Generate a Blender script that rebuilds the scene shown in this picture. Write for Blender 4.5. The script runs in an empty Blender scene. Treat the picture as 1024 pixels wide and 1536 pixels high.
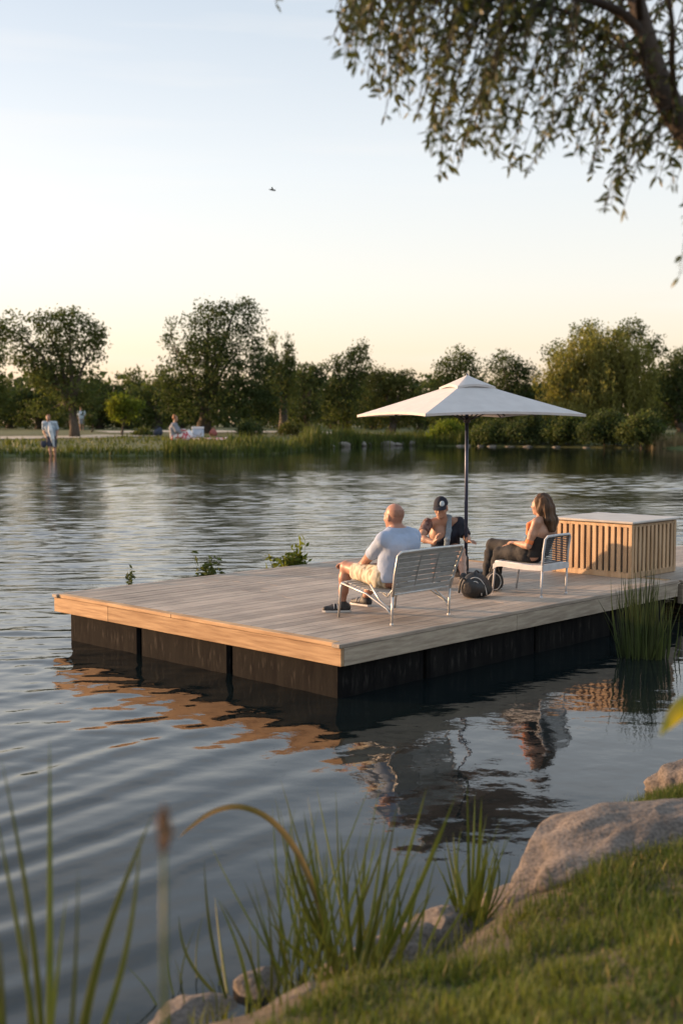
import bpy, math, random
import numpy as np
from mathutils import Vector, Matrix

random.seed(7)
RNG = np.random.default_rng(11)
PI = math.pi
SC = bpy.context.scene
COL = SC.collection

# ------------------------------------------------------------------ camera model (pixel -> ray)
F = 1802.0
PITCH = math.atan(133.0 / F)
CAM = np.array([0.0, 0.0, 2.35])
_FW = np.array([0, math.cos(PITCH), -math.sin(PITCH)])
_UP = np.array([0, math.sin(PITCH), math.cos(PITCH)])


def ray(px, py):
    return np.array([(px - 512) / F, 0, 0]) + (768 - py) / F * _UP + _FW


def at(px, py, Y):
    d = ray(px, py)
    return CAM + d * (Y / d[1])


def G(px, py, z=0.0):
    d = ray(px, py)
    return CAM + d * ((z - CAM[2]) / d[2])


# ------------------------------------------------------------------ numpy noise
_H = np.random.default_rng(5).random(65536)


def _hash(i, j, k):
    n = (i.astype(np.int64) * 73856093) ^ (j.astype(np.int64) * 19349663) ^ (k.astype(np.int64) * 83492791)
    return _H[n & 65535]


def vnoise(p):
    p = np.asarray(p, float)
    i = np.floor(p).astype(np.int64)
    f = p - i
    f = f * f * (3 - 2 * f)
    r = 0
    for a in (0, 1):
        for b in (0, 1):
            for c in (0, 1):
                w = (f[..., 0] if a else 1 - f[..., 0]) * (f[..., 1] if b else 1 - f[..., 1]) * (f[..., 2] if c else 1 - f[..., 2])
                r = r + w * _hash(i[..., 0] + a, i[..., 1] + b, i[..., 2] + c)
    return r * 2 - 1


def fbm(p, o=4):
    p = np.asarray(p, float)
    s, a = 0, 1.0
    for q in range(o):
        s = s + a * vnoise(p * (2.03 ** q) + 17.3 * q)
        a *= .5
    return s


def unit(v):
    v = np.asarray(v, float)
    return v / (np.linalg.norm(v, axis=-1, keepdims=True) + 1e-12)


# ------------------------------------------------------------------ mesh builder
class MB:
    def __init__(s):
        s.v, s.f, s.t, s.n = [], [], [], 0

    def add(s, v, f, tone=1.0):
        v = np.asarray(v, float).reshape(-1, 3)
        if isinstance(f, np.ndarray):
            f = f + s.n
            s.f.append(f)
        else:
            by = {}
            for q in f:
                by.setdefault(len(q), []).append(q)
            for q in by.values():
                s.f.append(np.array(q, dtype=np.int64) + s.n)
        s.v.append(v)
        s.t.append(np.broadcast_to(np.asarray(tone, float), (len(v),)))
        s.n += len(v)
        return s

    def box(s, c, size, ax=None, tone=1.0, bev=0.0):
        """box centred at c, size along axes ax (3x3 rows), chamfered along its edges when bev > 0"""
        ax = np.eye(3) if ax is None else np.asarray(ax, float)
        h = np.asarray(size, float) / 2
        if bev <= 0:
            o = np.array([[x, y, z] for x in (-1, 1) for y in (-1, 1) for z in (-1, 1)], float) * h
            f = [(0, 1, 3, 2), (4, 6, 7, 5), (0, 4, 5, 1), (2, 3, 7, 6), (0, 2, 6, 4), (1, 5, 7, 3)]
            return s.add(o @ ax + np.asarray(c), f, tone)
        b = min(bev, h.min() * .8)
        o, idx = [], {}
        for x in (-1, 1):
            for y in (-1, 1):
                for z in (-1, 1):
                    sg = np.array([x, y, z])
                    for a in range(3):
                        q = (h - b) * sg
                        q[a] = h[a] * sg[a]
                        idx[(x, y, z, a)] = len(o)
                        o.append(q)
        f = []
        for a in range(3):
            b1, c1 = (a + 1) % 3, (a + 2) % 3
            for sg in (-1, 1):
                q = []
                for (u, w) in ((-1, -1), (1, -1), (1, 1), (-1, 1)):
                    k = [0, 0, 0]
                    k[a], k[b1], k[c1] = sg, u, w
                    q.append(idx[(*k, a)])
                f.append(tuple(q if sg > 0 else q[::-1]))
        for a in range(3):
            b1, c1 = (a + 1) % 3, (a + 2) % 3
            for u in (-1, 1):
                for w in (-1, 1):
                    k0, k1 = [0] * 3, [0] * 3
                    k0[a], k1[a] = -1, 1
                    k0[b1] = k1[b1] = u
                    k0[c1] = k1[c1] = w
                    q = [idx[(*k0, b1)], idx[(*k1, b1)], idx[(*k1, c1)], idx[(*k0, c1)]]
                    f.append(tuple(q if u * w > 0 else q[::-1]))
        for x in (-1, 1):
            for y in (-1, 1):
                for z in (-1, 1):
                    q = [idx[(x, y, z, a)] for a in range(3)]
                    f.append(tuple(q if x * y * z > 0 else q[::-1]))
        return s.add(np.array(o) @ ax + np.asarray(c), f, tone)

    def tube(s, pts, r, n=8, tone=1.0, caps=True, flat=1.0):
        pts = np.asarray(pts, float)
        m = len(pts)
        r = np.broadcast_to(np.asarray(r, float), (m,))
        t = unit(np.gradient(pts, axis=0))
        ref = np.array([0, 0, 1.0]) if abs(t[0][2]) < .9 else np.array([1.0, 0, 0])
        nrm = unit(np.cross(t[0], ref))
        V = []
        an = np.linspace(0, 2 * PI, n, endpoint=False)
        for i in range(m):
            nrm = unit(nrm - t[i] * np.dot(nrm, t[i]))
            b = np.cross(t[i], nrm)
            V.append(pts[i] + r[i] * (np.cos(an)[:, None] * nrm + flat * np.sin(an)[:, None] * b))
        V = np.concatenate(V)
        f = []
        for i in range(m - 1):
            for j in range(n):
                k = (j + 1) % n
                f.append((i * n + j, i * n + k, (i + 1) * n + k, (i + 1) * n + j))
        if caps:
            f.append(tuple(range(n))[::-1])
            f.append(tuple((m - 1) * n + j for j in range(n)))
        return s.add(V, f, tone)

    def lathe(s, c, prof, n=20, tone=1.0):
        an = np.linspace(0, 2 * PI, n, endpoint=False)
        V = np.concatenate([np.stack([r * np.cos(an), r * np.sin(an), np.full(n, z)], 1) for r, z in prof]) + np.asarray(c)
        f = []
        for i in range(len(prof) - 1):
            for j in range(n):
                k = (j + 1) % n
                f.append((i * n + j, i * n + k, (i + 1) * n + k, (i + 1) * n + j))
        f.append(tuple(range(n))[::-1])
        f.append(tuple((len(prof) - 1) * n + j for j in range(n)))
        return s.add(V, f, tone)

    def build(s, name, mat, parent=None, smooth=False, origin=None):
        v = np.concatenate(s.v)
        o = np.zeros(3)
        if parent is not None:
            o = np.array(parent.get('_o', (0, 0, 0)))
        elif origin is not None:
            o = np.asarray(origin, float)
        v = v - o
        me = bpy.data.meshes.new(name)
        me.vertices.add(len(v))
        me.vertices.foreach_set('co', v.astype(np.float32).ravel())
        loops = np.concatenate([f.ravel() for f in s.f])
        lens = np.concatenate([np.full(len(f), f.shape[1]) for f in s.f])
        me.loops.add(len(loops))
        me.loops.foreach_set('vertex_index', loops.astype(np.int32))
        me.polygons.add(len(lens))
        me.polygons.foreach_set('loop_start', np.concatenate([[0], np.cumsum(lens)[:-1]]).astype(np.int32))
        me.polygons.foreach_set('loop_total', lens.astype(np.int32))
        me.polygons.foreach_set('use_smooth', np.full(len(lens), bool(smooth)))
        me.update(calc_edges=True)
        me.validate()
        t = np.concatenate(s.t)
        if len(t) == len(me.vertices):
            a = me.attributes.new('tone', 'FLOAT', 'POINT')
            a.data.foreach_set('value', t.astype(np.float32))
        me.materials.append(mat)
        ob = bpy.data.objects.new(name, me)
        COL.objects.link(ob)
        if parent is not None:
            ob.parent = parent
            ob['_o'] = [float(q) for q in o]
        elif origin is not None:
            ob.location = o
        return ob


def thing(name, label, cat, loc, group=None):
    o = bpy.data.objects.new(name, None)
    COL.objects.link(o)
    o.empty_display_size = .2
    o.location = tuple(float(q) for q in loc)
    o['_o'] = [float(q) for q in loc]
    return tag(o, label, cat, group)


def tag(o, label, cat, group=None, kind=None):
    o['label'] = label
    o['category'] = cat
    if group:
        o['group'] = group
    if kind:
        o['kind'] = kind
    return o


def struct(o):
    o['kind'] = 'structure'
    return o


# ------------------------------------------------------------------ materials
def mat(name, c1, c2=None, scale=4.0, rough=.6, metal=0.0, bump=0.0, bscale=None, stretch=(1, 1, 1), detail=5.0,
        trans=0.0, tone=False, blotch=0.0, lo=.35, hi=.65, spec=.5, rot=0.0, tcol=None, sheen=0.0, bdist=.01):
    m = bpy.data.materials.new(name)
    m.use_nodes = True
    nt = m.node_tree
    N, L = nt.nodes, nt.links
    bs = N['Principled BSDF']
    bs.inputs['Roughness'].default_value = rough
    bs.inputs['Metallic'].default_value = metal
    bs.inputs['Specular IOR Level'].default_value = spec
    if sheen:
        bs.inputs['Sheen Weight'].default_value = sheen
    tc = N.new('ShaderNodeTexCoord')
    mp = N.new('ShaderNodeMapping')
    mp.inputs['Scale'].default_value = stretch
    mp.inputs['Rotation'].default_value = (0, 0, rot)
    # rotation is applied before scale is wanted: use TEXTURE-free two step mapping
    L.new(tc.outputs['Object'], mp.inputs['Vector'])
    vec = mp.outputs['Vector']
    if rot:
        mp.inputs['Scale'].default_value = (1, 1, 1)
        mp2 = N.new('ShaderNodeMapping')
        mp2.inputs['Scale'].default_value = stretch
        L.new(vec, mp2.inputs['Vector'])
        vec = mp2.outputs['Vector']
    c2 = c2 or tuple(q * .8 for q in c1)
    nz = N.new('ShaderNodeTexNoise')
    nz.inputs['Scale'].default_value = scale
    nz.inputs['Detail'].default_value = detail
    L.new(vec, nz.inputs['Vector'])
    rp = N.new('ShaderNodeValToRGB')
    rp.color_ramp.elements[0].position = lo
    rp.color_ramp.elements[1].position = hi
    rp.color_ramp.elements[0].color = (*c1, 1)
    rp.color_ramp.elements[1].color = (*c2, 1)
    L.new(nz.outputs['Fac'], rp.inputs['Fac'])
    col = rp.outputs['Color']
    if tone:
        at_ = N.new('ShaderNodeAttribute')
        at_.attribute_name = 'tone'
        mx = N.new('ShaderNodeMix')
        mx.data_type = 'RGBA'
        mx.blend_type = 'MULTIPLY'
        mx.inputs[0].default_value = 1
        L.new(col, mx.inputs[6])
        L.new(at_.outputs['Fac'], mx.inputs[7])
        col = mx.outputs[2]
    if blotch:
        # wide worn and damp patches
        bn = N.new('ShaderNodeTexNoise')
        bn.inputs['Scale'].default_value = 1.1
        bn.inputs['Detail'].default_value = 7
        bn.inputs['Roughness'].default_value = .65
        L.new(tc.outputs['Object'], bn.inputs['Vector'])
        br = N.new('ShaderNodeMapRange')
        br.inputs[1].default_value, br.inputs[2].default_value = .34, .62
        br.inputs[3].default_value, br.inputs[4].default_value = 1 - blotch, 1.06
        L.new(bn.outputs['Fac'], br.inputs[0])
        mb_ = N.new('ShaderNodeMix')
        mb_.data_type = 'RGBA'
        mb_.blend_type = 'MULTIPLY'
        mb_.inputs[0].default_value = 1
        L.new(col, mb_.inputs[6])
        L.new(br.outputs[0], mb_.inputs[7])
        col = mb_.outputs[2]
    L.new(col, bs.inputs['Base Color'])
    if bump:
        nb = N.new('ShaderNodeTexNoise')
        nb.inputs['Scale'].default_value = bscale or scale * 4
        nb.inputs['Detail'].default_value = 6
        L.new(vec, nb.inputs['Vector'])
        bp = N.new('ShaderNodeBump')
        bp.inputs['Strength'].default_value = bump
        bp.inputs['Distance'].default_value = bdist
        L.new(nb.outputs['Fac'], bp.inputs['Height'])
        L.new(bp.outputs['Normal'], bs.inputs['Normal'])
    if trans:
        tr = N.new('ShaderNodeBsdfTranslucent')
        if tcol:
            mt = N.new('ShaderNodeMix')
            mt.data_type = 'RGBA'
            mt.blend_type = 'MULTIPLY'
            mt.inputs[0].default_value = 1
            L.new(col, mt.inputs[6])
            mt.inputs[7].default_value = (*tcol, 1)
            L.new(mt.outputs[2], tr.inputs['Color'])
        else:
            L.new(col, tr.inputs['Color'])
        ms = N.new('ShaderNodeMixShader')
        ms.inputs[0].default_value = trans
        L.new(bs.outputs[0], ms.inputs[1])
        L.new(tr.outputs[0], ms.inputs[2])
        L.new(ms.outputs[0], N['Material Output'].inputs['Surface'])
    return m


# ------------------------------------------------------------------ camera, sky, sun
cd = bpy.data.cameras.new('camera')
cam = bpy.data.objects.new('camera', cd)
COL.objects.link(cam)
cam.location = CAM
cam.rotation_euler = (PI / 2 - PITCH, 0, 0)
cd.sensor_fit = 'VERTICAL'
cd.sensor_height = 36.0
cd.lens = F / 1536 * 36.0
cd.clip_start = .05
cd.clip_end = 3000
cd.dof.use_dof = True
cd.dof.focus_distance = 12.3
cd.dof.aperture_fstop = 1.9
cd.dof.aperture_blades = 0
SC.camera = cam

SUN_AZ, SUN_EL = math.radians(-74), math.radians(8.5)   # azimuth from +Y, negative = left
sdir = Vector((math.sin(SUN_AZ) * math.cos(SUN_EL), math.cos(SUN_AZ) * math.cos(SUN_EL), math.sin(SUN_EL)))
sl_ = bpy.data.lights.new('sun', 'SUN')
sl_.energy = 3.1
sl_.angle = math.radians(.6)
sl_.color = (1.0, .60, .32)
sun = bpy.data.objects.new('sun', sl_)
COL.objects.link(sun)
sun.rotation_euler = sdir.to_track_quat('Z', 'Y').to_euler()
sun.location = (-30, 20, 20)

w = bpy.data.worlds.new('World')
SC.world = w
w.use_nodes = True
N, L = w.node_tree.nodes, w.node_tree.links
bg = N['Background']
sky = N.new('ShaderNodeTexSky')
sky.sky_type = 'NISHITA'
sky.sun_disc = False
sky.sun_elevation = SUN_EL
sky.sun_rotation = SUN_AZ
sky.altitude = 100
sky.air_density = 1.0
sky.dust_density = 2.0
sky.ozone_density = 1.0
sky.ozone_density = 2.0
# thin evening haze in the sky itself: cream near the horizon, pale blue above
tcs = N.new('ShaderNodeTexCoord')
sep = N.new('ShaderNodeSeparateXYZ')
L.new(tcs.outputs['Generated'], sep.inputs[0])
rmp = N.new('ShaderNodeValToRGB')
els = rmp.color_ramp.elements
for i, (p, c) in enumerate([(0.0, (1.10, .76, .48)), (.045, (1.08, .90, .71)), (.11, (1.06, .99, .90)), (.2, (.98, .98, .96)),
                            (.34, (.70, .77, .82)), (.6, (.70, .79, .85)), (1.0, (.56, .68, .77))]):
    e = els[i] if i < 2 else els.new(p)
    e.position = p
    e.color = (*c, 1)
L.new(sep.outputs[2], rmp.inputs[0])
sc1 = N.new('ShaderNodeVectorMath')
sc1.operation = 'MULTIPLY'
sc1.inputs[1].default_value = (3.34, 3.34, 3.34)
L.new(rmp.outputs[0], sc1.inputs[0])
sc2 = N.new('ShaderNodeVectorMath')
sc2.operation = 'MULTIPLY'
sc2.inputs[1].default_value = (1.24, .98, .90)
L.new(sky.outputs[0], sc2.inputs[0])
# faint streaks of high cloud
cmap = N.new('ShaderNodeMapping')
cmap.inputs['Scale'].default_value = (1.2, 1.2, 14)
L.new(tcs.outputs['Generated'], cmap.inputs['Vector'])
cn = N.new('ShaderNodeTexNoise')
cn.inputs['Scale'].default_value = 2.2
cn.inputs['Detail'].default_value = 6
L.new(cmap.outputs[0], cn.inputs['Vector'])
crp = N.new('ShaderNodeMapRange')
crp.inputs[1].default_value = .5
crp.inputs[2].default_value = .8
crp.inputs[3].default_value = 0
crp.inputs[4].default_value = .40
L.new(cn.outputs['Fac'], crp.inputs[0])
mxs = N.new('ShaderNodeMix')
mxs.data_type = 'RGBA'
mxs.inputs[0].default_value = .58
L.new(sc2.outputs[0], mxs.inputs[6])
L.new(sc1.outputs[0], mxs.inputs[7])
mxc = N.new('ShaderNodeMix')
mxc.data_type = 'RGBA'
L.new(crp.outputs[0], mxc.inputs[0])
L.new(mxs.outputs[2], mxc.inputs[6])
mxc.inputs[7].default_value = (3.1, 2.95, 2.8, 1)
L.new(mxc.outputs[2], bg.inputs['Color'])
bg.inputs['Strength'].default_value = .13
SC.view_settings.view_transform = 'Standard'
SC.view_settings.look = 'None'
SC.view_settings.exposure = 1.4
SC.view_settings.gamma = 1
SC.cycles.max_bounces = 6
SC.cycles.transparent_max_bounces = 4
SC.cycles.caustics_reflective = False
SC.cycles.caustics_refractive = False
SC.cycles.sample_clamp_indirect = 6

# ------------------------------------------------------------------ SDF bodies -> surface nets
class SDF:
    """smooth union of round cones and ellipsoids, cut by half spaces, meshed with surface nets"""
    def __init__(s, k=.03):
        s.p, s.k, s.cuts, s.noise = [], k, [], None

    def cap(s, a, b, ra, rb=None, k=None):
        s.p.append(('c', np.asarray(a, float), np.asarray(b, float), float(ra), float(ra if rb is None else rb), s.k if k is None else k))
        return s

    def chain(s, pts, rs, k=None):
        for i in range(len(pts) - 1):
            s.cap(pts[i], pts[i + 1], rs[i], rs[i + 1], k)
        return s

    def ell(s, c, r, ax=None, k=None):
        s.p.append(('e', np.asarray(c, float), np.asarray(r, float), np.eye(3) if ax is None else np.asarray(ax, float), 0, s.k if k is None else k))
        return s

    def cut(s, p, n):
        """remove everything on the side n points to"""
        s.cuts.append((np.asarray(p, float), unit(n)))
        return s

    def mesh(s, h):
        lo, hi = np.full(3, 1e9), np.full(3, -1e9)
        bbs = []
        for q in s.p:
            if q[0] == 'c':
                r = max(q[3], q[4])
                a, b = np.minimum(q[1], q[2]) - r, np.maximum(q[1], q[2]) + r
            else:
                r = q[2].max()
                a, b = q[1] - r, q[1] + r
            a, b = a - q[5] - 3 * h, b + q[5] + 3 * h
            bbs.append((a, b))
            lo, hi = np.minimum(lo, a), np.maximum(hi, b)
        n = np.ceil((hi - lo) / h).astype(int) + 1
        D = np.full(n, .2, np.float32)
        for q, (a, b) in zip(s.p, bbs):
            i0 = np.maximum(np.floor((a - lo) / h).astype(int), 0)
            i1 = np.minimum(np.ceil((b - lo) / h).astype(int) + 1, n)
            X = [lo[d] + h * np.arange(i0[d], i1[d]) for d in range(3)]
            P = np.stack(np.meshgrid(*X, indexing='ij'), -1)
            if q[0] == 'c':
                ab = q[2] - q[1]
                l2 = max(ab @ ab, 1e-9)
                t = np.clip(((P - q[1]) @ ab) / l2, 0, 1)
                d = np.linalg.norm(P - q[1] - t[..., None] * ab, axis=-1) - (q[3] + (q[4] - q[3]) * t)
            else:
                l = (P - q[1]) @ q[3].T
                k0 = np.linalg.norm(l / q[2], axis=-1)
                k1 = np.linalg.norm(l / (q[2] ** 2), axis=-1) + 1e-9
                d = k0 * (k0 - 1) / k1
            S = D[i0[0]:i1[0], i0[1]:i1[1], i0[2]:i1[2]]
            k = q[5]
            hh = np.maximum(k - np.abs(S - d), 0) / k
            D[i0[0]:i1[0], i0[1]:i1[1], i0[2]:i1[2]] = np.minimum(S, d) - hh * hh * k * .25
        if s.noise or s.cuts:
            P = np.stack(np.meshgrid(*[lo[d] + h * np.arange(n[d]) for d in range(3)], indexing='ij'), -1)
            if s.noise:
                near = np.abs(D) < .05
                D[near] += s.noise(P[near])
            for p, nn in s.cuts:
                D = np.maximum(D, ((P - p) @ nn).astype(np.float32))
        return surfnet(D, lo, h)


def surfnet(D, lo, h):
    n = np.array(D.shape)
    C = [D[a:n[0] - 1 + a, b:n[1] - 1 + b, c:n[2] - 1 + c] for a in (0, 1) for b in (0, 1) for c in (0, 1)]
    ins = sum((q < 0).astype(np.int8) for q in C)
    act = (ins > 0) & (ins < 8)
    ijk = np.argwhere(act)
    idx = np.full(act.shape, -1, np.int64)
    idx[act] = np.arange(len(ijk))
    cv = np.stack([q[act] for q in C], 1)
    off = np.array([(a, b, c) for a in (0, 1) for b in (0, 1) for c in (0, 1)], float)
    acc, cnt = np.zeros((len(ijk), 3)), np.zeros(len(ijk))
    for a in range(8):
        for b in range(a + 1, 8):
            if np.abs(off[a] - off[b]).sum() == 1:
                da, db = cv[:, a], cv[:, b]
                m = (da < 0) != (db < 0)
                t = np.where(m, da / np.where(da - db == 0, 1, da - db), 0)
                acc += np.where(m[:, None], off[a] + t[:, None] * (off[b] - off[a]), 0)
                cnt += m
    V = lo + h * (ijk + acc / cnt[:, None])
    faces = []
    for ax in range(3):
        sl0 = [slice(1, -1)] * 3
        A = [slice(None)] * 3
        B = [slice(None)] * 3
        A[ax], B[ax] = slice(0, -1), slice(1, None)
        d0, d1 = D[tuple(A)], D[tuple(B)]
        m = (d0 < 0) != (d1 < 0)
        e = np.argwhere(m)
        o1, o2 = (ax + 1) % 3, (ax + 2) % 3
        ok = (e[:, o1] > 0) & (e[:, o2] > 0) & (e[:, o1] < n[o1] - 1) & (e[:, o2] < n[o2] - 1)
        e = e[ok]
        fl = d0[tuple(e.T)] < 0
        q = []
        for (u, w_) in ((-1, -1), (0, -1), (0, 0), (-1, 0)):
            g = e.copy()
            g[:, o1] += u
            g[:, o2] += w_
            q.append(idx[tuple(g.T)])
        q = np.stack(q, 1)
        q[~fl] = q[~fl][:, ::-1]
        faces.append(q)
    return V, np.concatenate(faces)


def sdf_obj(name, sdf, h, m, parent):
    V, Fq = sdf.mesh(h)
    return MB().add(V, Fq).build(name, m, parent, smooth=True)


# ------------------------------------------------------------------ shore lines
FAR = np.array([(-600, 80), (-80, 84), (-26, 86.5), (-9, 87.5), (-5, 93), (-2.5, 108), (-.5, 119), (3, 125), (8, 127), (13, 124),
                (24, 118), (33, 110), (80, 100), (600, 95)], float)
NEAR_PX = [(-420, 1700), (-100, 1640), (190, 1560), (330, 1525), (440, 1480), (600, 1452), (680, 1400), (745, 1330), (860, 1235),
           (960, 1195), (1030, 1160), (1110, 1110), (1260, 1060)]
NEAR = np.array([G(x, y, 0)[:2] for x, y in NEAR_PX])
NEAR = np.concatenate([[(-6, 2.2), (-3.2, 3.0)], NEAR, [(9, 13), (20, 17)]])


def far_ground(x, y):
    d = y - np.interp(x, FAR[:, 0], FAR[:, 1])
    z = np.interp(d, [-8, -1.5, 0, .8, 3, 12, 32, 60, 110, 400], [-1.3, -.6, 0, .16, .36, .62, .95, 1.2, 1.45, 2.0])
    return z + .05 * vnoise(np.stack([x * .3, y * .3, 0 * x], -1)) * np.clip(d, 0, 1)


def seg_dist(P, L_):
    best = np.full(P.shape[:-1], 1e9)
    sg = np.zeros(P.shape[:-1])
    for a, b in zip(L_[:-1], L_[1:]):
        ab = b - a
        t = np.clip(((P - a) @ ab) / (ab @ ab), 0, 1)
        q = P - a - t[..., None] * ab
        d = np.linalg.norm(q, axis=-1)
        cr = ab[0] * q[..., 1] - ab[1] * q[..., 0]
        m = d < best
        best = np.where(m, d, best)
        sg = np.where(m, np.where(cr < 0, 1, -1), sg)
    return best * sg          # positive on the land side (right hand of the line walked left to right)


def near_ground(x, y):
    P = np.stack([x, y], -1)
    d = seg_dist(P, NEAR)
    z = np.interp(d, [-3, -.4, 0, .25, .6, 1.2, 2.4, 6, 30], [-1.3, -.3, -.03, .12, .26, .40, .62, .80, 1.1])
    return z + .03 * fbm(np.stack([x * 1.7, y * 1.7, 0 * x], -1), 3) * np.clip(d + .3, 0, 1)


def grid_mesh(X, Y, Z):
    n, m = X.shape
    V = np.stack([X, Y, Z], -1).reshape(-1, 3)
    i, j = np.meshgrid(np.arange(n - 1), np.arange(m - 1), indexing='ij')
    a = (i * m + j).ravel()
    return V, np.stack([a, a + m, a + m + 1, a + 1], 1)


# far ground sheet: lake bed, shore, meadow to the horizon
xs = np.concatenate([np.linspace(-1500, -150, 14), np.linspace(-140, 140, 281), np.linspace(150, 1500, 14)])
ys = np.concatenate([np.linspace(20, 76, 12), np.linspace(78, 140, 130), np.linspace(142, 260, 40), np.linspace(280, 2500, 14)])
X, Y = np.meshgrid(xs, ys, indexing='ij')
M_meadow = mat('meadow', (.055, .075, .018), (.10, .105, .03), scale=.35, rough=.9, bump=.6, bscale=6, detail=8, bdist=.1)
struct(MB().add(*grid_mesh(X, Y, far_ground(X, Y))).build('ground', M_meadow, smooth=True))


def ribbon_on(fn, center, width, lift, name, m, nseg=80):
    c = np.asarray(center, float)
    t = np.linspace(0, len(c) - 1, nseg)
    px = np.stack([np.interp(t, np.arange(len(c)), c[:, k]) for k in range(2)], 1)
    tg = unit(np.gradient(px, axis=0))
    nn = np.stack([-tg[:, 1], tg[:, 0]], 1)
    rows = [px + nn * (width * (k / 6 - .5)) for k in range(7)]
    R = np.stack(rows, 1)
    Z = fn(R[..., 0], R[..., 1]) + lift
    return struct(MB().add(*grid_mesh(R[..., 0], R[..., 1], Z)).build(name, m, smooth=True))


M_path = mat('pale_gravel', (.50, .46, .38), (.40, .36, .30), scale=2, rough=.9)
ribbon_on(far_ground, [(-90, 113), (-45, 115), (-33, 117), (-27, 120), (-22, 127)], 9, .06, 'path', M_path)
ribbon_on(far_ground, [(-31, 155), (-22, 158), (-8, 156), (6, 162)], 16, .06, 'path', M_path)

# near bank: the soil under grass and stones
xs = np.concatenate([np.linspace(-7, -2.6, 20), np.linspace(-2.5, 4.5, 150), np.linspace(4.7, 16, 30)])
ys = np.concatenate([np.linspace(-6, .9, 20), np.linspace(1, 10, 180), np.linspace(10.2, 18, 24)])
X, Y = np.meshgrid(xs, ys, indexing='ij')
M_soil = mat('bank_soil', (.06, .048, .03), (.11, .085, .055), scale=7, rough=.95, bump=.8, bscale=40, detail=8)
struct(MB().add(*grid_mesh(X, Y, near_ground(X, Y))).build('bank', M_soil, smooth=True))

# ------------------------------------------------------------------ water: real waves near by, fine ripples in the shader
_wr = np.random.default_rng(3)


def wave_height(x, y):
    P = np.stack([x, y, 0 * x], -1)
    dist = np.hypot(x, y)
    # a train of ring waves spreading from far left of the dock
    cx, cy = -7.5, 8.2 + 4.0
    r = np.hypot(x + 9.0, y - 14.5)
    wob = 1.1 * fbm(P * .45, 2)
    amp = np.clip((1.3 - x) / 3.0, .10, 1) * np.clip((13.5 - dist) / 5.0, 0.0, 1)
    gate = .55 + .45 * vnoise(P * .33 + 9)
    z = .0110 * amp * gate * np.sin(2 * PI * r / .50 + wob * 2.2)
    z += .0030 * amp * (.5 + .5 * vnoise(P * .5 + 40)) * np.sin(2 * PI * r / .29 + wob * 3 + 1)
    # wind ripples of many directions, weaker in the shelter between dock and bank
    open_ = np.clip((dist - 11) / 9, 0, 1)
    left = np.clip((1.0 - x) / 3.0, 0, 1) * np.clip((dist - 6.0) / 5, 0, 1)
    wind = .10 + .48 * left * (1 - open_) + .90 * open_
    wind = wind * (.72 + .5 * vnoise(P * .16 + 3) * open_)
    fields = [vnoise(P * (.25 / lam) + 11 * i) for i, lam in enumerate((.22, .4, .8, 1.6))]
    for q in range(34):
        lam = .16 * 1.085 ** q
        th = _TH[q]
        k = 2 * PI / lam
        slope = .026 * min(1.0, (.55 / lam) ** .8)
        fade = np.clip((lam * 105 - dist) / (lam * 40), 0, 1)
        fl = fields[min(3, int(math.log2(lam / .16)))]
        z = z + slope / k * wind * fade * np.sin(k * (x * math.cos(th) + y * math.sin(th)) + _PH[q] + 1.4 * fl * (1 if q % 2 else -1))
    return z


_TH = _wr.normal(1.9, .85, 34)
_PH = _wr.random(34) * 6.28
ths = np.linspace(math.radians(-24), math.radians(24), 560)
rs = 3.2 * (60 / 3.2) ** np.linspace(0, 1, 1250)
T, R = np.meshgrid(ths, rs, indexing='ij')
X, Y = R * np.sin(T), R * np.cos(T)
edge = np.clip(np.minimum((math.radians(24) - np.abs(T)) / .03, (60 - R) / 6), 0, 1)
Z = wave_height(X, Y) * edge


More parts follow.
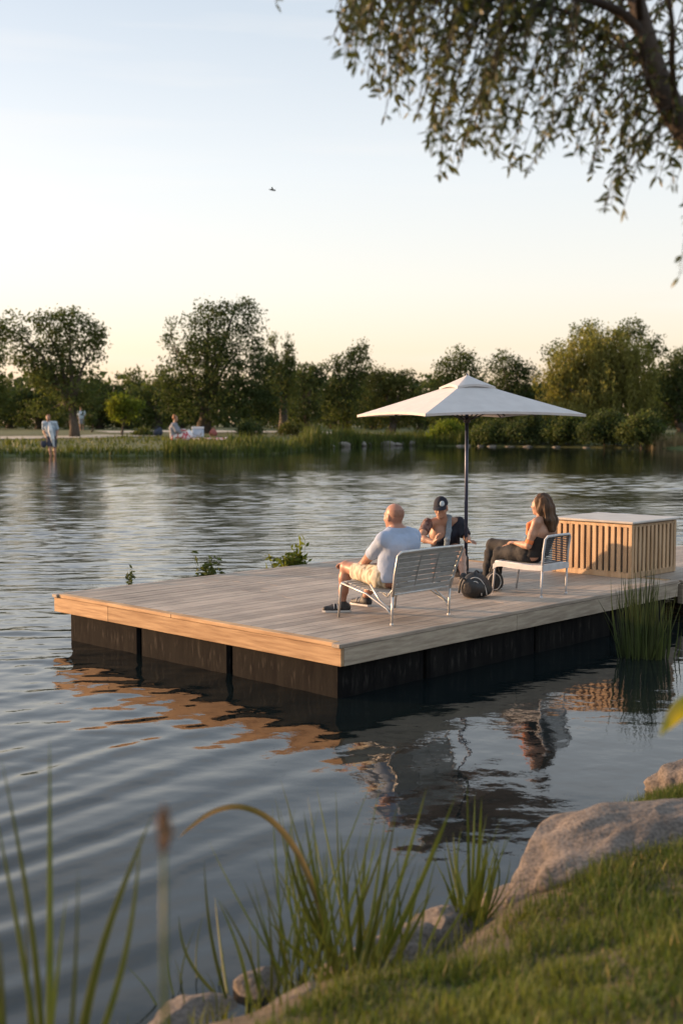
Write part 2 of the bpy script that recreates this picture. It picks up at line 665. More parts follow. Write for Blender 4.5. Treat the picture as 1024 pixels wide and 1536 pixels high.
def water_mat():
    m = bpy.data.materials.new('lake_water')
    m.use_nodes = True
    N, L = m.node_tree.nodes, m.node_tree.links
    bs = N['Principled BSDF']
    bs.inputs['Base Color'].default_value = (.006, .010, .011, 1)
    bs.inputs['Roughness'].default_value = .02
    bs.inputs['IOR'].default_value = 1.42
    tc = N.new('ShaderNodeTexCoord')
    sp = N.new('ShaderNodeSeparateXYZ')
    L.new(tc.outputs['Object'], sp.inputs[0])
    ln = N.new('ShaderNodeVectorMath')
    ln.operation = 'LENGTH'
    L.new(tc.outputs['Object'], ln.inputs[0])

    def noise(scale, detail, stretch, rot=0.0):
        mp = N.new('ShaderNodeMapping')
        mp.inputs['Scale'].default_value = stretch
        mp.inputs['Rotation'].default_value = (0, 0, rot)
        L.new(tc.outputs['Object'], mp.inputs['Vector'])
        nz = N.new('ShaderNodeTexNoise')
        nz.inputs['Scale'].default_value = scale
        nz.inputs['Detail'].default_value = detail
        nz.inputs['Roughness'].default_value = .55
        L.new(mp.outputs[0], nz.inputs['Vector'])
        return nz.outputs['Fac']

    # wind patches
    patch = N.new('ShaderNodeMapRange')
    patch.inputs[1].default_value = .38
    patch.inputs[2].default_value = .62
    patch.inputs[3].default_value = .55
    patch.inputs[4].default_value = 1.0
    L.new(noise(.16, 3, (1, 1, 1)), patch.inputs[0])
    # sheltered water between the dock and the near bank
    shel = N.new('ShaderNodeMapRange')
    shel.inputs[1].default_value = 8.0
    shel.inputs[2].default_value = 20.0
    shel.inputs[3].default_value = .30
    shel.inputs[4].default_value = 1.0
    L.new(ln.outputs['Value'], shel.inputs[0])
    # calm strip under the far trees
    fa = N.new('ShaderNodeMapRange')
    fa.inputs[1].default_value = 70.0
    fa.inputs[2].default_value = 100.0
    fa.inputs[3].default_value = 1.0
    fa.inputs[4].default_value = .35
    L.new(ln.outputs['Value'], fa.inputs[0])
    m1 = N.new('ShaderNodeMath')
    m1.operation = 'MULTIPLY'
    L.new(patch.outputs[0], m1.inputs[0])
    L.new(shel.outputs[0], m1.inputs[1])
    m2 = N.new('ShaderNodeMath')
    m2.operation = 'MULTIPLY'
    L.new(m1.outputs[0], m2.inputs[0])
    L.new(fa.outputs[0], m2.inputs[1])
    prev = None
    for sc_, dist_, det, st, ro in ((3.0, .012, 2, (1.0, 1.15, 1), .2), (9.0, .0045, 3, (1, 1.2, 1), -.3)):
        b2 = N.new('ShaderNodeBump')
        b2.inputs['Distance'].default_value = dist_
        L.new(m2.outputs[0], b2.inputs['Strength'])
        L.new(noise(sc_, det, st, ro), b2.inputs['Height'])
        if prev:
            L.new(prev.outputs[0], b2.inputs['Normal'])
        prev = b2
    L.new(b2.outputs[0], bs.inputs['Normal'])
    return m


M_water = water_mat()
mb = MB().add(*grid_mesh(X, Y, Z))
# flat rest of the lake around the fan of waves
fan = [(r * math.sin(t), r * math.cos(t)) for t, r in [(ths[0], 3.2), (ths[0], 60), (ths[-1], 60), (ths[-1], 3.2)]]
arc = [(60 * math.sin(t), 60 * math.cos(t), 0) for t in ths]
sideL = [(r * math.sin(ths[0]), r * math.cos(ths[0]), 0) for r in rs]
sideR = [(r * math.sin(ths[-1]), r * math.cos(ths[-1]), 0) for r in rs]
far_arc = [(260 * math.sin(t), 260 * math.cos(t), 0) for t in ths]
n = len(arc)
mb.add(arc + far_arc, [(i, n + i, n + i + 1, i + 1) for i in range(n - 1)])
for side, dx in ((sideL, -400), (sideR, 400)):
    m_ = len(side)
    o = side + [(dx, q[1], 0) for q in side]
    fq = [(i, i + 1, m_ + i + 1, m_ + i) for i in range(m_ - 1)]
    if dx > 0:
        fq = [q[::-1] for q in fq]
    mb.add(o, [q[::-1] for q in fq])
    a, b = np.array(side[-1]), np.array(far_arc[0] if dx < 0 else far_arc[-1])
    q = (0, 1, 2, 3)
    mb.add([a, b, (dx, 300, 0), (dx, a[1], 0)], [q if dx < 0 else q[::-1]])
struct(mb.build('water', M_water, smooth=True))

# ------------------------------------------------------------------ the dock
DZ = .49
A0 = G(512, 967, DZ)
B0 = G(90, 890, DZ)
C0 = G(1005, 870, DZ)
u0 = unit((C0 - A0)[:2]); v0 = unit((B0 - A0)[:2])
ang = math.atan2(u0[1], u0[0]); angv = math.atan2(v0[1], v0[0]) - PI / 2
a_ = (ang + angv) / 2
U = np.array([math.cos(a_), math.sin(a_), 0]); V_ = np.array([-math.sin(a_), math.cos(a_), 0]); Zv = np.array([0, 0, 1.0])
AX = np.array([U, V_, Zv])
LU = float(np.linalg.norm(C0 - A0)) ; LV = float(np.linalg.norm(B0 - A0))
print('dock', A0, B0, C0, 'U', U, LU, LV)


def D(u, v, z=0.0):
    return A0 + u * U + v * V_ + z * Zv


M_plank = mat('weathered_planks', (.31, .25, .20), (.52, .435, .355), scale=3.0, rough=.62, lo=.28, hi=.72, bump=.35, bscale=9, stretch=(1, 14, 14), rot=-a_, tone=True, detail=8, blotch=.30)
M_fascia = mat('cedar_board', (.33, .21, .12), (.50, .34, .20), scale=2.2, rough=.8, bump=.3, bscale=7, stretch=(1.2, 1.2, 16), tone=True, detail=8, spec=.15)
M_float = mat('black_float_plastic', (.006, .006, .007), (.014, .0135, .013), scale=3, rough=.85, stretch=(4, 4, .8), bump=.15, spec=.08)
# chalky scuffs and a scum line above the water on the floats
_n, _l = M_float.node_tree.nodes, M_float.node_tree.links
_tc = [q for q in _n if q.type == 'TEX_COORD'][0]
_sx = _n.new('ShaderNodeSeparateXYZ')
_l.new(_tc.outputs['Object'], _sx.inputs[0])
_bd = _n.new('ShaderNodeValToRGB')
_bd.color_ramp.elements[0].position, _bd.color_ramp.elements[1].position = .0, .5
_bd.color_ramp.elements[0].color = _bd.color_ramp.elements[1].color = (0, 0, 0, 1)
for _p, _c in ((.10, .5), (.16, .9), (.24, .25)):
    _e = _bd.color_ramp.elements.new(_p)
    _e.color = (_c, _c, _c, 1)
_ad = _n.new('ShaderNodeMath')
_ad.operation = 'ADD'
_ad.inputs[1].default_value = .5
_l.new(_sx.outputs[2], _ad.inputs[0])
_l.new(_ad.outputs[0], _bd.inputs[0])
_mp = _n.new('ShaderNodeMapping')
_mp.inputs['Scale'].default_value = (9, 9, 2.0)
_l.new(_tc.outputs['Object'], _mp.inputs[0])
_nz = _n.new('ShaderNodeTexNoise')
_nz.inputs['Scale'].default_value = 3
_nz.inputs['Detail'].default_value = 6
_l.new(_mp.outputs[0], _nz.inputs['Vector'])
_mr = _n.new('ShaderNodeMapRange')
_mr.inputs[1].default_value, _mr.inputs[2].default_value = .55, .80
_l.new(_nz.outputs['Fac'], _mr.inputs[0])
_mu = _n.new('ShaderNodeMath')
_mu.operation = 'MULTIPLY'
_l.new(_bd.outputs[0], _mu.inputs[0])
_l.new(_mr.outputs[0], _mu.inputs[1])
_mx = _n.new('ShaderNodeMix')
_mx.data_type = 'RGBA'
_l.new(_mu.outputs[0], _mx.inputs[0])
_src = _n['Principled BSDF'].inputs['Base Color'].links[0].from_socket
_l.new(_src, _mx.inputs[6])
_mx.inputs[7].default_value = (.075, .068, .060, 1)
_l.new(_mx.outputs[2], _n['Principled BSDF'].inputs['Base Color'])
M_dark = mat('dark_timber', (.05, .042, .035), (.09, .075, .06), scale=5, rough=.8)

dock = thing('floating_dock', 'floating timber dock of weathered planks on black floats with sunlit cedar edge', 'dock', D(LU / 2, LV / 2))
pw, gap = .138, .006
mb = MB()
nv = int(LV / pw)
pr = np.random.default_rng(2)
pw = LV / nv
for i in range(nv):
    v = (i + .5) * pw
    gp_ = pr.choice([.004, .005, .007, .012])
    # each run is two or three boards butted end to end
    cuts = [.0] + sorted(pr.uniform(1.2, LU - 1.0, 2)) + [LU - .0]
    for a, b in zip(cuts[:-1], cuts[1:]):
        lo_, hi_ = a + (.09 if a == 0 else .002), b - (.09 if b == LU else .002)
        vv = pw - gp_
        c = D((lo_ + hi_) / 2, v, -.016 + pr.normal(0, .0006))
        if v - pw / 2 < .09:
            c = D((lo_ + hi_) / 2, (.09 + v + pw / 2) / 2, -.016)
            vv = v + pw / 2 - .09 - gap
        if vv > .02:
            mb.box(c, (hi_ - lo_, vv, .032), AX, pr.uniform(.74, 1.14), .003)
mb.build('deck_planks', M_plank, dock)
# joists below the planks close the gaps with dark wood
mb = MB()
mb.box(D(LU / 2, LV / 2, -.10), (LU - .16, LV - .16, .12), AX)
mb.build('joists', M_dark, dock)
# nosing boards round the edge
mb = MB().box(D(LU / 2, .042, -.014), (LU + .06, .096, .036), AX, .85, .005)
mb.box(D(LU / 2, LV - .042, -.014), (LU + .06, .096, .036), AX, .9, .005)
mb.build('edge_trim', M_plank, dock)
for (u, t_) in ((.042, 1.15), (LU - .042, .9)):
    mb = MB()
    for a, b in ((.095, 2.3), (2.303, LV - .095)):
        mb.box(D(u, (a + b) / 2, -.0135), (.096, b - a, .037), AX, t_, .005)
    mb.build('edge_trim', M_fascia, dock)
# fascia boards
fz, fh = -.034 - .078, .155
mb = MB()
for a, b, t_ in ((0.0, 3.35, .92), (3.353, LV, 1.12)):
    mb.box(D(.012, (a + b) / 2, fz), (.034, b - a, fh), AX, t_, .003)
mb.build('fascia_board', M_fascia, dock)
M_fgrey = mat('greyed_board', (.29, .235, .18), (.45, .38, .295), scale=2.2, rough=.65, bump=.4, bscale=7, stretch=(2, 2, 16), tone=True, detail=8)
mb = MB()
for a, b, t_ in ((.03, 2.5, 1.0), (2.504, LU, .9)):
    mb.box(D((a + b) / 2, .012, fz), (b - a, .034, fh), AX, t_, .003)
mb.build('fascia_board', M_fgrey, dock)
mb = MB().box(D(LU / 2, LV - .012, fz), (LU - .06, .034, fh), AX, .9, .003)
mb.build('fascia_board', M_fgrey, dock)
mb = MB().box(D(LU - .012, LV / 2, fz), (.034, LV - .06, fh), AX, .9, .003)
mb.build('fascia_board', M_fgrey, dock)
# floats
def pontoon(u0_, u1, v0_, v1):
    m_ = MB()
    m_.box(D((u0_ + u1) / 2, (v0_ + v1) / 2, -.40), (u1 - u0_, v1 - v0_, .42), AX, 1, .025)
    m_.build('pontoon', M_float, dock)
nF = 3
vb = [.07, 1.52, 2.92, LV - .16]
ub = [.07, 1.50, 2.95, 4.4, LU - .12]
for i in range(3):
    pontoon(.07, 1.2, vb[i] + .02, vb[i + 1] - .02)
for i in range(1, 4):
    pontoon((ub[i] if i > 1 else 1.21) + .02, ub[i + 1] - .02, .07, 1.2)
for i in range(1, 4):
    pontoon((ub[i] if i > 1 else 1.21) + .02, ub[i + 1] - .02, LV - 1.3, LV - .1)
mb = MB().box(D(LU / 2, LV / 2, -.3), (LU - .5, LV - .5, .28), AX)
mb.build('float_frame', M_dark, dock)

# gangway running from the dock's right end to the shore
gang = thing('gangway', 'low plank gangway leaving the right end of the dock beside the slatted box', 'gangway', D(LU + 2, 1.0))
mb = MB()
GW0, GW1, GL = -.02, 2.0, 7.5
nn_ = 15
for i in range(nn_):
    w_ = (GW1 - GW0) / nn_
    mb.box(D(LU + .06 + GL / 2, GW0 + (i + .5) * w_, -.02), (GL - .08, w_ - .006, .032), AX, pr.uniform(.75, 1.0), .003)
mb.build('deck_planks', M_plank, gang)
mb = MB().box(D(LU + .06 + GL / 2, GW0 + .04, -.17), (GL - .1, .07, .24), AX, .8, .006)
mb.build('side_beam', M_fgrey, gang)
mb = MB().box(D(LU + .06 + GL / 2, GW1 - .04, -.17), (GL - .1, .07, .24), AX, .8, .006)
mb.build('side_beam', M_fgrey, gang)
for q in (.6, 2.6, 4.6):
    for v in (.15, 1.8):
        MB().box(D(LU + q, v, -.85), (.12, .12, 1.2), AX, 1, .01).build('post', M_dark, gang)

# ------------------------------------------------------------------ slatted box
M_slat = mat('slat_wood', (.42, .27, .15), (.60, .42, .26), scale=3, rough=.5, stretch=(3, 3, .6), bump=.25, bscale=14, tone=True, detail=7)
M_boxtop = mat('pale_lid', (.44, .41, .38), (.55, .52, .48), scale=3, rough=.45, bump=.05)
M_inner = mat('grey_panel', (.16, .135, .115), (.23, .19, .16), scale=4, rough=.7)
Pb = G(946, 868.5, DZ)
rel = Pb - A0
bu, bv = float(rel @ U), float(rel @ V_)
BW, BL, BH = 1.06, 1.12, .66     # along U, along V, height
print('box', bu, bv, 'LU', LU)
cen = D(bu + BW / 2, bv + BL / 2)
box = thing('storage_box', 'slatted wooden storage box with pale lid at the right end of the dock', 'box', cen)
MB().box(cen + Zv * (BH / 2), (BW - .07, BL - .07, BH - .06), AX, 1, .004).build('panel', M_inner, box)
MB().box(cen + Zv * (BH + .012), (BW + .07, BL + .07, .03), AX, 1, .01).build('lid', M_boxtop, box)
for dz, hh in ((.035, .07), (BH - .03, .035)):
    for sgn in (-1, 1):
        MB().box(cen + sgn * U * (BW / 2 - .014) + Zv * dz, (.030, BL - .09, hh), AX, 1.0, .003).build('rail', M_slat, box)
        MB().box(cen + sgn * V_ * (BL / 2 - .014) + Zv * dz, (BW - .09, .030, hh), AX, .7, .003).build('rail', M_slat, box)
for su in (-1, 1):
    for sv in (-1, 1):
        MB().box(cen + U * su * (BW / 2 - .02) + V_ * sv * (BL / 2 - .02) + Zv * (BH / 2 - .004), (.05, .05, BH - .012), AX, .9, .004).build('corner_post', M_slat, box)
ns = 12
for side in range(4):
    n_ = ns if side < 2 else 10
    span = (BL if side < 2 else BW) - .10
    for i in range(n_):
        t_ = -span / 2 + (i + .5) * span / n_
        if side < 2:
            c = cen + U * (BW / 2 - .006) * (-1 if side == 0 else 1) + V_ * t_
            sz = (.022, .052, BH - .10)
        else:
            c = cen + V_ * (BL / 2 - .006) * (-1 if side == 2 else 1) + U * t_
            sz = (.050, .022, BH - .10)
        if side in (1, 3) and i % 3:
            pass
        MB().box(c + Zv * (BH / 2 + .01), sz, AX, pr.uniform(.75, 1.2), .003).build('slat', M_slat, box)

# ------------------------------------------------------------------ umbrella
M_canvas = mat('white_canvas', (.56, .55, .56), (.62, .61, .62), scale=6, rough=.85, bump=.15, bscale=160, trans=.12, sheen=.2)
M_pole = mat('dark_blue_metal', (.035, .050, .095), (.05, .065, .115), scale=20, rough=.35, metal=.4)
M_rib = mat('dark_rib_metal', (.03, .03, .035), (.05, .05, .055), scale=20, rough=.4, metal=.3)
ub_ = G(698, 862, DZ)
umb = thing('parasol', 'large white square parasol on a dark blue pole standing behind the chairs', 'parasol', ub_)
RIM, APX = 1.965, 2.45
R_ = 1.46
dirs = [np.array([-1.33, .60, 0]), np.array([-.60, -1.33, 0]), np.array([1.33, -.60, 0]), np.array([.60, 1.33, 0])]
dirs = [unit(d) for d in dirs]


def pyramid(rad, z0, z1, sag, hole=0.0, nd=14, thick=.006):
    """four sided canopy: taut ridges, panels that sag a little, rims that arch up between the corners"""
    m_ = MB()
    for i in range(4):
        a, b = dirs[i] * rad, dirs[(i + 1) % 4] * rad
        top, bot = [], []
        for j in range(nd + 1):
            f = hole + (1 - hole) * j / nd
            row = []
            for k in range(nd + 1):
                s_ = k / nd
                p = a * (1 - s_) + b * s_
                arch = 4 * s_ * (1 - s_)
                p = p * (1 - .055 * arch * f)
                z = z1 + (z0 - z1) * (f ** .93) + arch * (.03 * f - sag * 4 * f * (1 - f) * .5)
                row.append(ub_ + p * f + Zv * z)
            top.append(row)
        T_ = np.array(top)
        V, Fq = grid_mesh(T_[..., 0], T_[..., 1], T_[..., 2])
        m_.add(V, Fq[:, ::-1])
        m_.add(V - Zv * thick, Fq)
        rim_i = np.arange((nd) * (nd + 1), (nd + 1) * (nd + 1))
        # hem
        hv = np.concatenate([V[rim_i] + Zv * .001, V[rim_i] - Zv * .028])
        m_.add(hv, [(q, q + 1, nd + 1 + q + 1, nd + 1 + q) for q in range(nd)])
    return m_


pyramid(R_, RIM, APX - .055, .015, hole=.10).build('canopy', M_canvas, umb, smooth=True)
pyramid(.36, APX - .150, APX, .0, nd=8).build('vent_cap', M_canvas, umb, smooth=True)
MB().lathe(ub_, [(.022, .03), (.022, APX - .06)], 16).build('pole', M_pole, umb, smooth=True)
MB().lathe(ub_ + Zv * (APX - .02), [(.010, 0), (.014, .015), (.012, .03), (.006, .036)], 12).build('finial', M_pole, umb, smooth=True)
MB().lathe(ub_, [(.24, .004), (.24, .05), (.22, .06), (.04, .065), (.035, .22), (.026, .23)], 28).build('base', M_rib, umb)
MB().lathe(ub_ + Zv * (RIM - .10), [(.03, 0), (.042, .01), (.042, .06), (.03, .07)], 16).build('hub', M_rib, umb, smooth=True)
for i in range(4):
    for d, rr, isd in ((dirs[i], R_ * .985, 1), (unit(dirs[i] + dirs[(i + 1) % 4]), R_ * .655, 0)):
        zt = lambda f: (APX - .055) + (RIM - APX + .055) * f ** .93 - .03 + (0 if isd else .015 * f)
        MB().tube([ub_ + d * rr * f + Zv * zt(f) for f in np.linspace(.03, 1, 8)], .009, 6).build('rib', M_rib, umb)
        f = .46
        MB().tube([ub_ + d * .035 + Zv * (RIM - .065), ub_ + d * rr * f + Zv * (zt(f) - .008)], .008, 6).build('strut', M_rib, umb)

# ------------------------------------------------------------------ chairs
M_silver = mat('silver_metal', (.50, .50, .50), (.60, .60, .59), scale=18, rough=.36, metal=.55, bump=.05)
M_mesh = mat('grey_sling', (.30, .305, .30), (.40, .40, .39), scale=12, rough=.5, metal=.25, stretch=(1, 1, 6), tone=True)
M_white = mat('white_enamel', (.50, .51, .54), (.60, .61, .64), scale=14, rough=.4)
M_cord = mat('dark_cord', (.05, .055, .065), (.10, .105, .12), scale=30, rough=.7)


def chair(base, wd, label, frame_m, slat_m, back_m, zs, style):
    """base = middle of the rear feet on the deck; x = U (sitter's right), y = V (forward)"""
    def P(x, y, z):
        return base + U * x + V_ * y + Zv * z
    t = thing('lounge_chair', label, 'chair', base, 'metal lounge chairs on the dock')
    h = wd / 2
    zf, zr, zt, yf = zs
    yb = -.125 if style == 'bench' else -.045                                      # how far the back leans
    for s in (-1, 1):
        MB().tube([P(s * h, 0, .0), P(s * h, -.004, zr * .5), P(s * h, -.01, zr)], [.011, .012, .013], 8).build('leg', frame_m, t, smooth=True)
        MB().tube([P(s * (h - .01), yf + .05, 0), P(s * h, yf + .01, zf - .04), P(s * h, yf, zf)], [.011, .012, .013], 8).build('leg', frame_m, t, smooth=True)
        MB().lathe(P(s * h, 0, 0), [(.016, 0.0), (.018, .006), (.015, .02)], 10).build('foot_cap', frame_m, t)
        if style == 'bench':
            # side rail drops from the front edge to the foot of the rear leg, with a brace
            MB().tube([P(s * h, yf, zf), P(s * h, yf * .5, zf - .07), P(s * h, .06, .15), P(s * h, 0, .09)], .013, 8, flat=.7).build('side_rail', frame_m, t, smooth=True)
            MB().tube([P(s * h, yf * .42, zf + .02), P(s * h, .15, zr - .05), P(s * h, .0, .13)], .010, 8).build('brace', frame_m, t, smooth=True)
            MB().tube([P(s * h, -.06, zr + .12), P(s * (h - .05), .10, zr - .02), P(s * (h - .1), .2, zr + .0)], .007, 6).build('brace', frame_m, t, smooth=True)
        else:
            MB().tube([P(s * h, yf, zf), P(s * h, yf * .5, zf - .005), P(s * h, -.005, zr)], .014, 8).build('side_rail', frame_m, t, smooth=True)
    # back hoop
    fl = .055 if style == 'bench' else 0.0         # the back of the wide chair flares upward
    h2, h3 = h + fl * .5, h + fl
    bow = [P(-h, -.01, zr), P(-h2, yb * .5, (zr + zt) / 2), P(-h3, yb - .0, zt - .03), P(-h3 + .03, yb - .01, zt), P(0, yb - .012, zt + .004),
           P(h3 - .03, yb - .01, zt), P(h3, yb, zt - .03), P(h2, yb * .5, (zr + zt) / 2), P(h, -.01, zr)]
    MB().tube(bow, .014, 8).build('back_frame', frame_m, t, smooth=True)
    MB().tube([P(-h, -.012, zr + .015), P(h, -.012, zr + .015)], .011, 8).build('crossbar', frame_m, t, smooth=True)
    MB().tube([P(-h, yf, zf), P(h, yf, zf)], .012, 8).build('crossbar', frame_m, t, smooth=True)
    # seat
    mb = MB()
    n_ = 11 if style == 'bench' else 1
    if style == 'bench':
        for i in range(n_):
            f = (i + .5) / n_
            y = .02 + f * (yf - .03)
            z = zr + .02 + (zf - zr) * f - .02 * math.sin(PI * f)
            dy = np.array([0, 0, 0]) + V_ * 1 + Zv * ((zf - zr) / yf)
            ax = np.array([U, unit(dy), unit(np.cross(U, dy))])
            mb.box(P(0, y, z), (wd - .03, (yf - .03) / n_ - .008, .010), ax, pr.uniform(.9, 1.1), .003)
        mb.build('seat', slat_m, t)
    else:
        pts = []
        for f in np.linspace(0, 1, 12):
            y = -.02 + f * (yf + .05)
            z = zr + .02 + (zf - zr) * f - .015 * math.sin(PI * f) - (.05 * max(0, f - .88) / .12)
            pts.append([P(x, y, z) for x in np.linspace(-h - .012, h + .012, 7)])
        T_ = np.array(pts)
        V, Fq = grid_mesh(T_[..., 0], T_[..., 1], T_[..., 2])
        mb.add(V, Fq)
        mb.add(V - Zv * .012, Fq[:, ::-1])
        # side and rear aprons of the seat cover
        for s, wdn in ((-1, .055), (1, .055)):
            e = T_[:, 0 if s < 0 else -1]
            dn = e - Zv * wdn - U * s * .0 
            mb.add(np.concatenate([e, dn]), [(i, i + 1, 12 + i + 1, 12 + i) for i in range(11)])
            mb.add(np.concatenate([e + U * s * .006, dn + U * s * .006]), [(12 + i, 12 + i + 1, i + 1, i) for i in range(11)])
        e = T_[0]
        dn = e - Zv * .065
        mb.add(np.concatenate([e, dn]), [(i, i + 1, 7 + i + 1, 7 + i) for i in range(6)])
        mb.add(np.concatenate([e - V_ * .006, dn - V_ * .006]), [(7 + i, 7 + i + 1, i + 1, i) for i in range(6)])
        mb.build('seat', slat_m, t, smooth=False)
    # back
    mb = MB()
    dn = np.array(P(0, yb, zt) - P(0, -.012, zr + .03))
    bax = np.array([U, unit(np.cross(unit(dn), U)), unit(dn)])
    n_ = 8 if style == 'bench' else 15
    LEN = np.linalg.norm(dn)
    for i in range(n_):
        f = (i + .5) / n_
        c = P(0, -.012, zr + .03) + dn * f * .97 + bax[1] * (.012 * math.sin(PI * f))
        mb.box(c, (wd - .02 + 2 * fl * f, .008, LEN / n_ - (.006 if style == 'bench' else .007)), bax, pr.uniform(.88, 1.12), .003)
    if style == 'bench':
        for x in (-.12, .14):
            mb.box(P(x, -.012, zr + .03) + dn * .5 + bax[1] * (.004), (.02, .006, LEN * .94), bax, .8, .002)
    mb.build('backrest', back_m, t)
    return t


L1, L2 = G(583, 937, DZ), G(677, 924, DZ)
baseA = (L1 + L2) / 2
chair(baseA, float(np.linalg.norm(L2 - L1)) + .03, 'wide silver slatted lounge chair holding the bald man in the pale blue shirt', M_silver, M_mesh, M_mesh, (.335, .27, .69, .64), 'bench')
K1, K2 = G(811, 897, DZ), G(846, 888, DZ)
baseB = K1 + U * .235
chair(baseB, .47, 'narrow white lounge chair with dark corded back under the long haired woman', M_white, M_white, M_cord, (.345, .33, .66, .60), 'chair')
print('chairs', baseA, baseB, np.linalg.norm(L2 - L1), np.linalg.norm(K2 - K1))

# ------------------------------------------------------------------ people
M_skin = mat('tanned_skin', (.35, .20, .14), (.42, .25, .18), scale=9, rough=.5, bump=.08, bscale=60)
M_skin_red = mat('ruddy_skin', (.33, .165, .115), (.40, .215, .155), scale=8, rough=.48, bump=.08, bscale=60)
M_eye = mat('eye_white', (.55, .53, .50), (.6, .58, .55), rough=.2)
M_lip = mat('lip', (.30, .11, .09), (.34, .14, .11), rough=.4)
M_hair = mat('brown_hair', (.040, .022, .012), (.105, .056, .030), scale=26, rough=.55, spec=.25, stretch=(1, 1, .12), bump=.7, bscale=70)
M_stub = mat('short_stubble', (.25, .125, .09), (.29, .155, .11), scale=40, rough=.7)
M_tshirt = mat('pale_blue_cotton', (.29, .36, .50), (.35, .42, .56), scale=5, rough=.9, bump=.25, bscale=26)
M_shorts = mat('cream_patterned_cotton', (.62, .55, .42), (.30, .25, .17), scale=9, rough=.9, stretch=(2.4, 2.4, .7), lo=.48, hi=.60, bump=.25, bscale=30)
M_navy = mat('navy_cotton', (.012, .016, .030), (.024, .030, .050), scale=8, rough=.9, bump=.25, bscale=28)
M_plaid = mat('brown_plaid', (.10, .05, .045), (.20, .13, .12), scale=22, rough=.9, lo=.45, hi=.55, bump=.2)
M_towel = mat('blue_grey_towel', (.20, .27, .34), (.28, .35, .42), scale=30, rough=.95, bump=.6, bscale=120)
M_black = mat('black_cotton', (.012, .012, .014), (.026, .026, .028), scale=8, rough=.85, bump=.25, bscale=30)
M_olive = mat('dark_olive_cloth', (.022, .024, .018), (.04, .042, .03), scale=8, rough=.85, bump=.2)
M_orange = mat('orange_cloth', (.62, .17, .06), (.70, .24, .09), scale=14, rough=.8, bump=.2)
M_shoe = mat('black_shoe', (.014, .014, .016), (.04, .04, .045), scale=20, rough=.6)
M_sole = mat('pale_sole', (.5, .5, .5), (.6, .6, .6), rough=.6)
M_badge = mat('pale_blue_badge', (.45, .60, .74), (.62, .74, .84), scale=60, rough=.7)


def nrm(v):
    return np.asarray(v, float) / (np.linalg.norm(v) + 1e-9)


def hand_prims(s, wrist, fwd, palm, curl=.5, mirror=1, sc=1.0):
    """palm, four unequal fingers bent at two knuckles, and a thumb from the side of the palm"""
    f = nrm(fwd); p = nrm(np.asarray(palm, float) - f * np.dot(palm, f)); sd = np.cross(f, p) * mirror
    w = np.asarray(wrist, float)
    k0 = w + f * .085 * sc
    for q in (-.026, -.009, .009, .026):
        s.cap(w + f * .02 * sc + sd * q * .7 * sc, k0 + sd * q * sc, .014 * sc, .012 * sc, k=.016)
    for i, (q, ln) in enumerate(zip((-.029, -.010, .010, .029), (.060, .076, .082, .070))):
        a = k0 + sd * q * sc
        d = f
        rr = .0088 * sc
        for j, part in enumerate((.45, .32, .23)):
            an = curl * (.55 + .35 * j) + .05 * i
            ax = np.cross(f, p)
            d = nrm(d * math.cos(an) + p * math.sin(an)) if j else nrm(f * math.cos(an * .6) + p * math.sin(an * .6))
            b = a + d * ln * part * sc
            s.cap(a, b, rr, rr * .9, k=.006)
            a, rr = b, rr * .9
    t0 = w + f * .03 * sc + sd * .028 * sc
    t1 = t0 + nrm(f * .7 + sd * .7 + p * .3) * .04 * sc
    t2 = t1 + nrm(f * .95 + sd * .15 + p * .4) * .03 * sc
    s.cap(t0, t1, .0125 * sc, .0105 * sc, k=.010).cap(t1, t2, .0105 * sc, .008 * sc, k=.006)


def head_prims(s, c, face, up, sc=1.0):
    f = nrm(face); u = nrm(np.asarray(up, float) - f * np.dot(up, f)); r = np.cross(f, u)
    ax = np.array([r, f, u])
    s.ell(c + u * .028 * sc - f * .012 * sc, np.array([.074, .094, .092]) * sc, ax, k=.03)       # cranium
    s.ell(c - u * .035 * sc + f * .030 * sc, np.array([.058, .062, .078]) * sc, ax, k=.04)       # face and jaw
    s.ell(c - u * .088 * sc + f * .066 * sc, np.array([.026, .022, .020]) * sc, ax, k=.03)       # chin
    s.cap(c + u * .010 * sc + f * .086 * sc, c - u * .028 * sc + f * .106 * sc, .009 * sc, .013 * sc, k=.012)  # nose
    s.cap(c + u * .024 * sc + f * .078 * sc - r * .032 * sc, c + u * .024 * sc + f * .078 * sc + r * .032 * sc, .012 * sc, k=.016)  # brow
    s.cap(c - u * .056 * sc + f * .084 * sc - r * .020 * sc, c - u * .056 * sc + f * .084 * sc + r * .020 * sc, .009 * sc, k=.010)  # lips
    for q in (-1, 1):
        s.ell(c - u * .004 * sc + r * q * .074 * sc - f * .006 * sc, np.array([.010, .022, .034]) * sc, ax, k=.008)  # ears
        s.ell(c - u * .022 * sc + r * q * .040 * sc + f * .060 * sc, np.array([.022, .02, .02]) * sc, ax, k=.02)     # cheeks
    return f, u, r


def eyes_lips(root, c, f, u, r, sc=1.0):
    for q in (-1, 1):
        m_ = MB()
        sph(m_, c + u * .004 * sc + r * q * .031 * sc + f * .080 * sc, .0115 * sc)
        e = m_.build('eye', M_eye, root, smooth=True)
    m_ = MB()
    m_.tube([c - u * .056 * sc + f * .0935 * sc + r * x * sc - f * abs(x) * .35 * sc for x in (-.022, -.011, 0, .011, .022)], [.002, .004, .0045, .004, .002], 6)
    m_.build('mouth', M_lip, root, smooth=True)


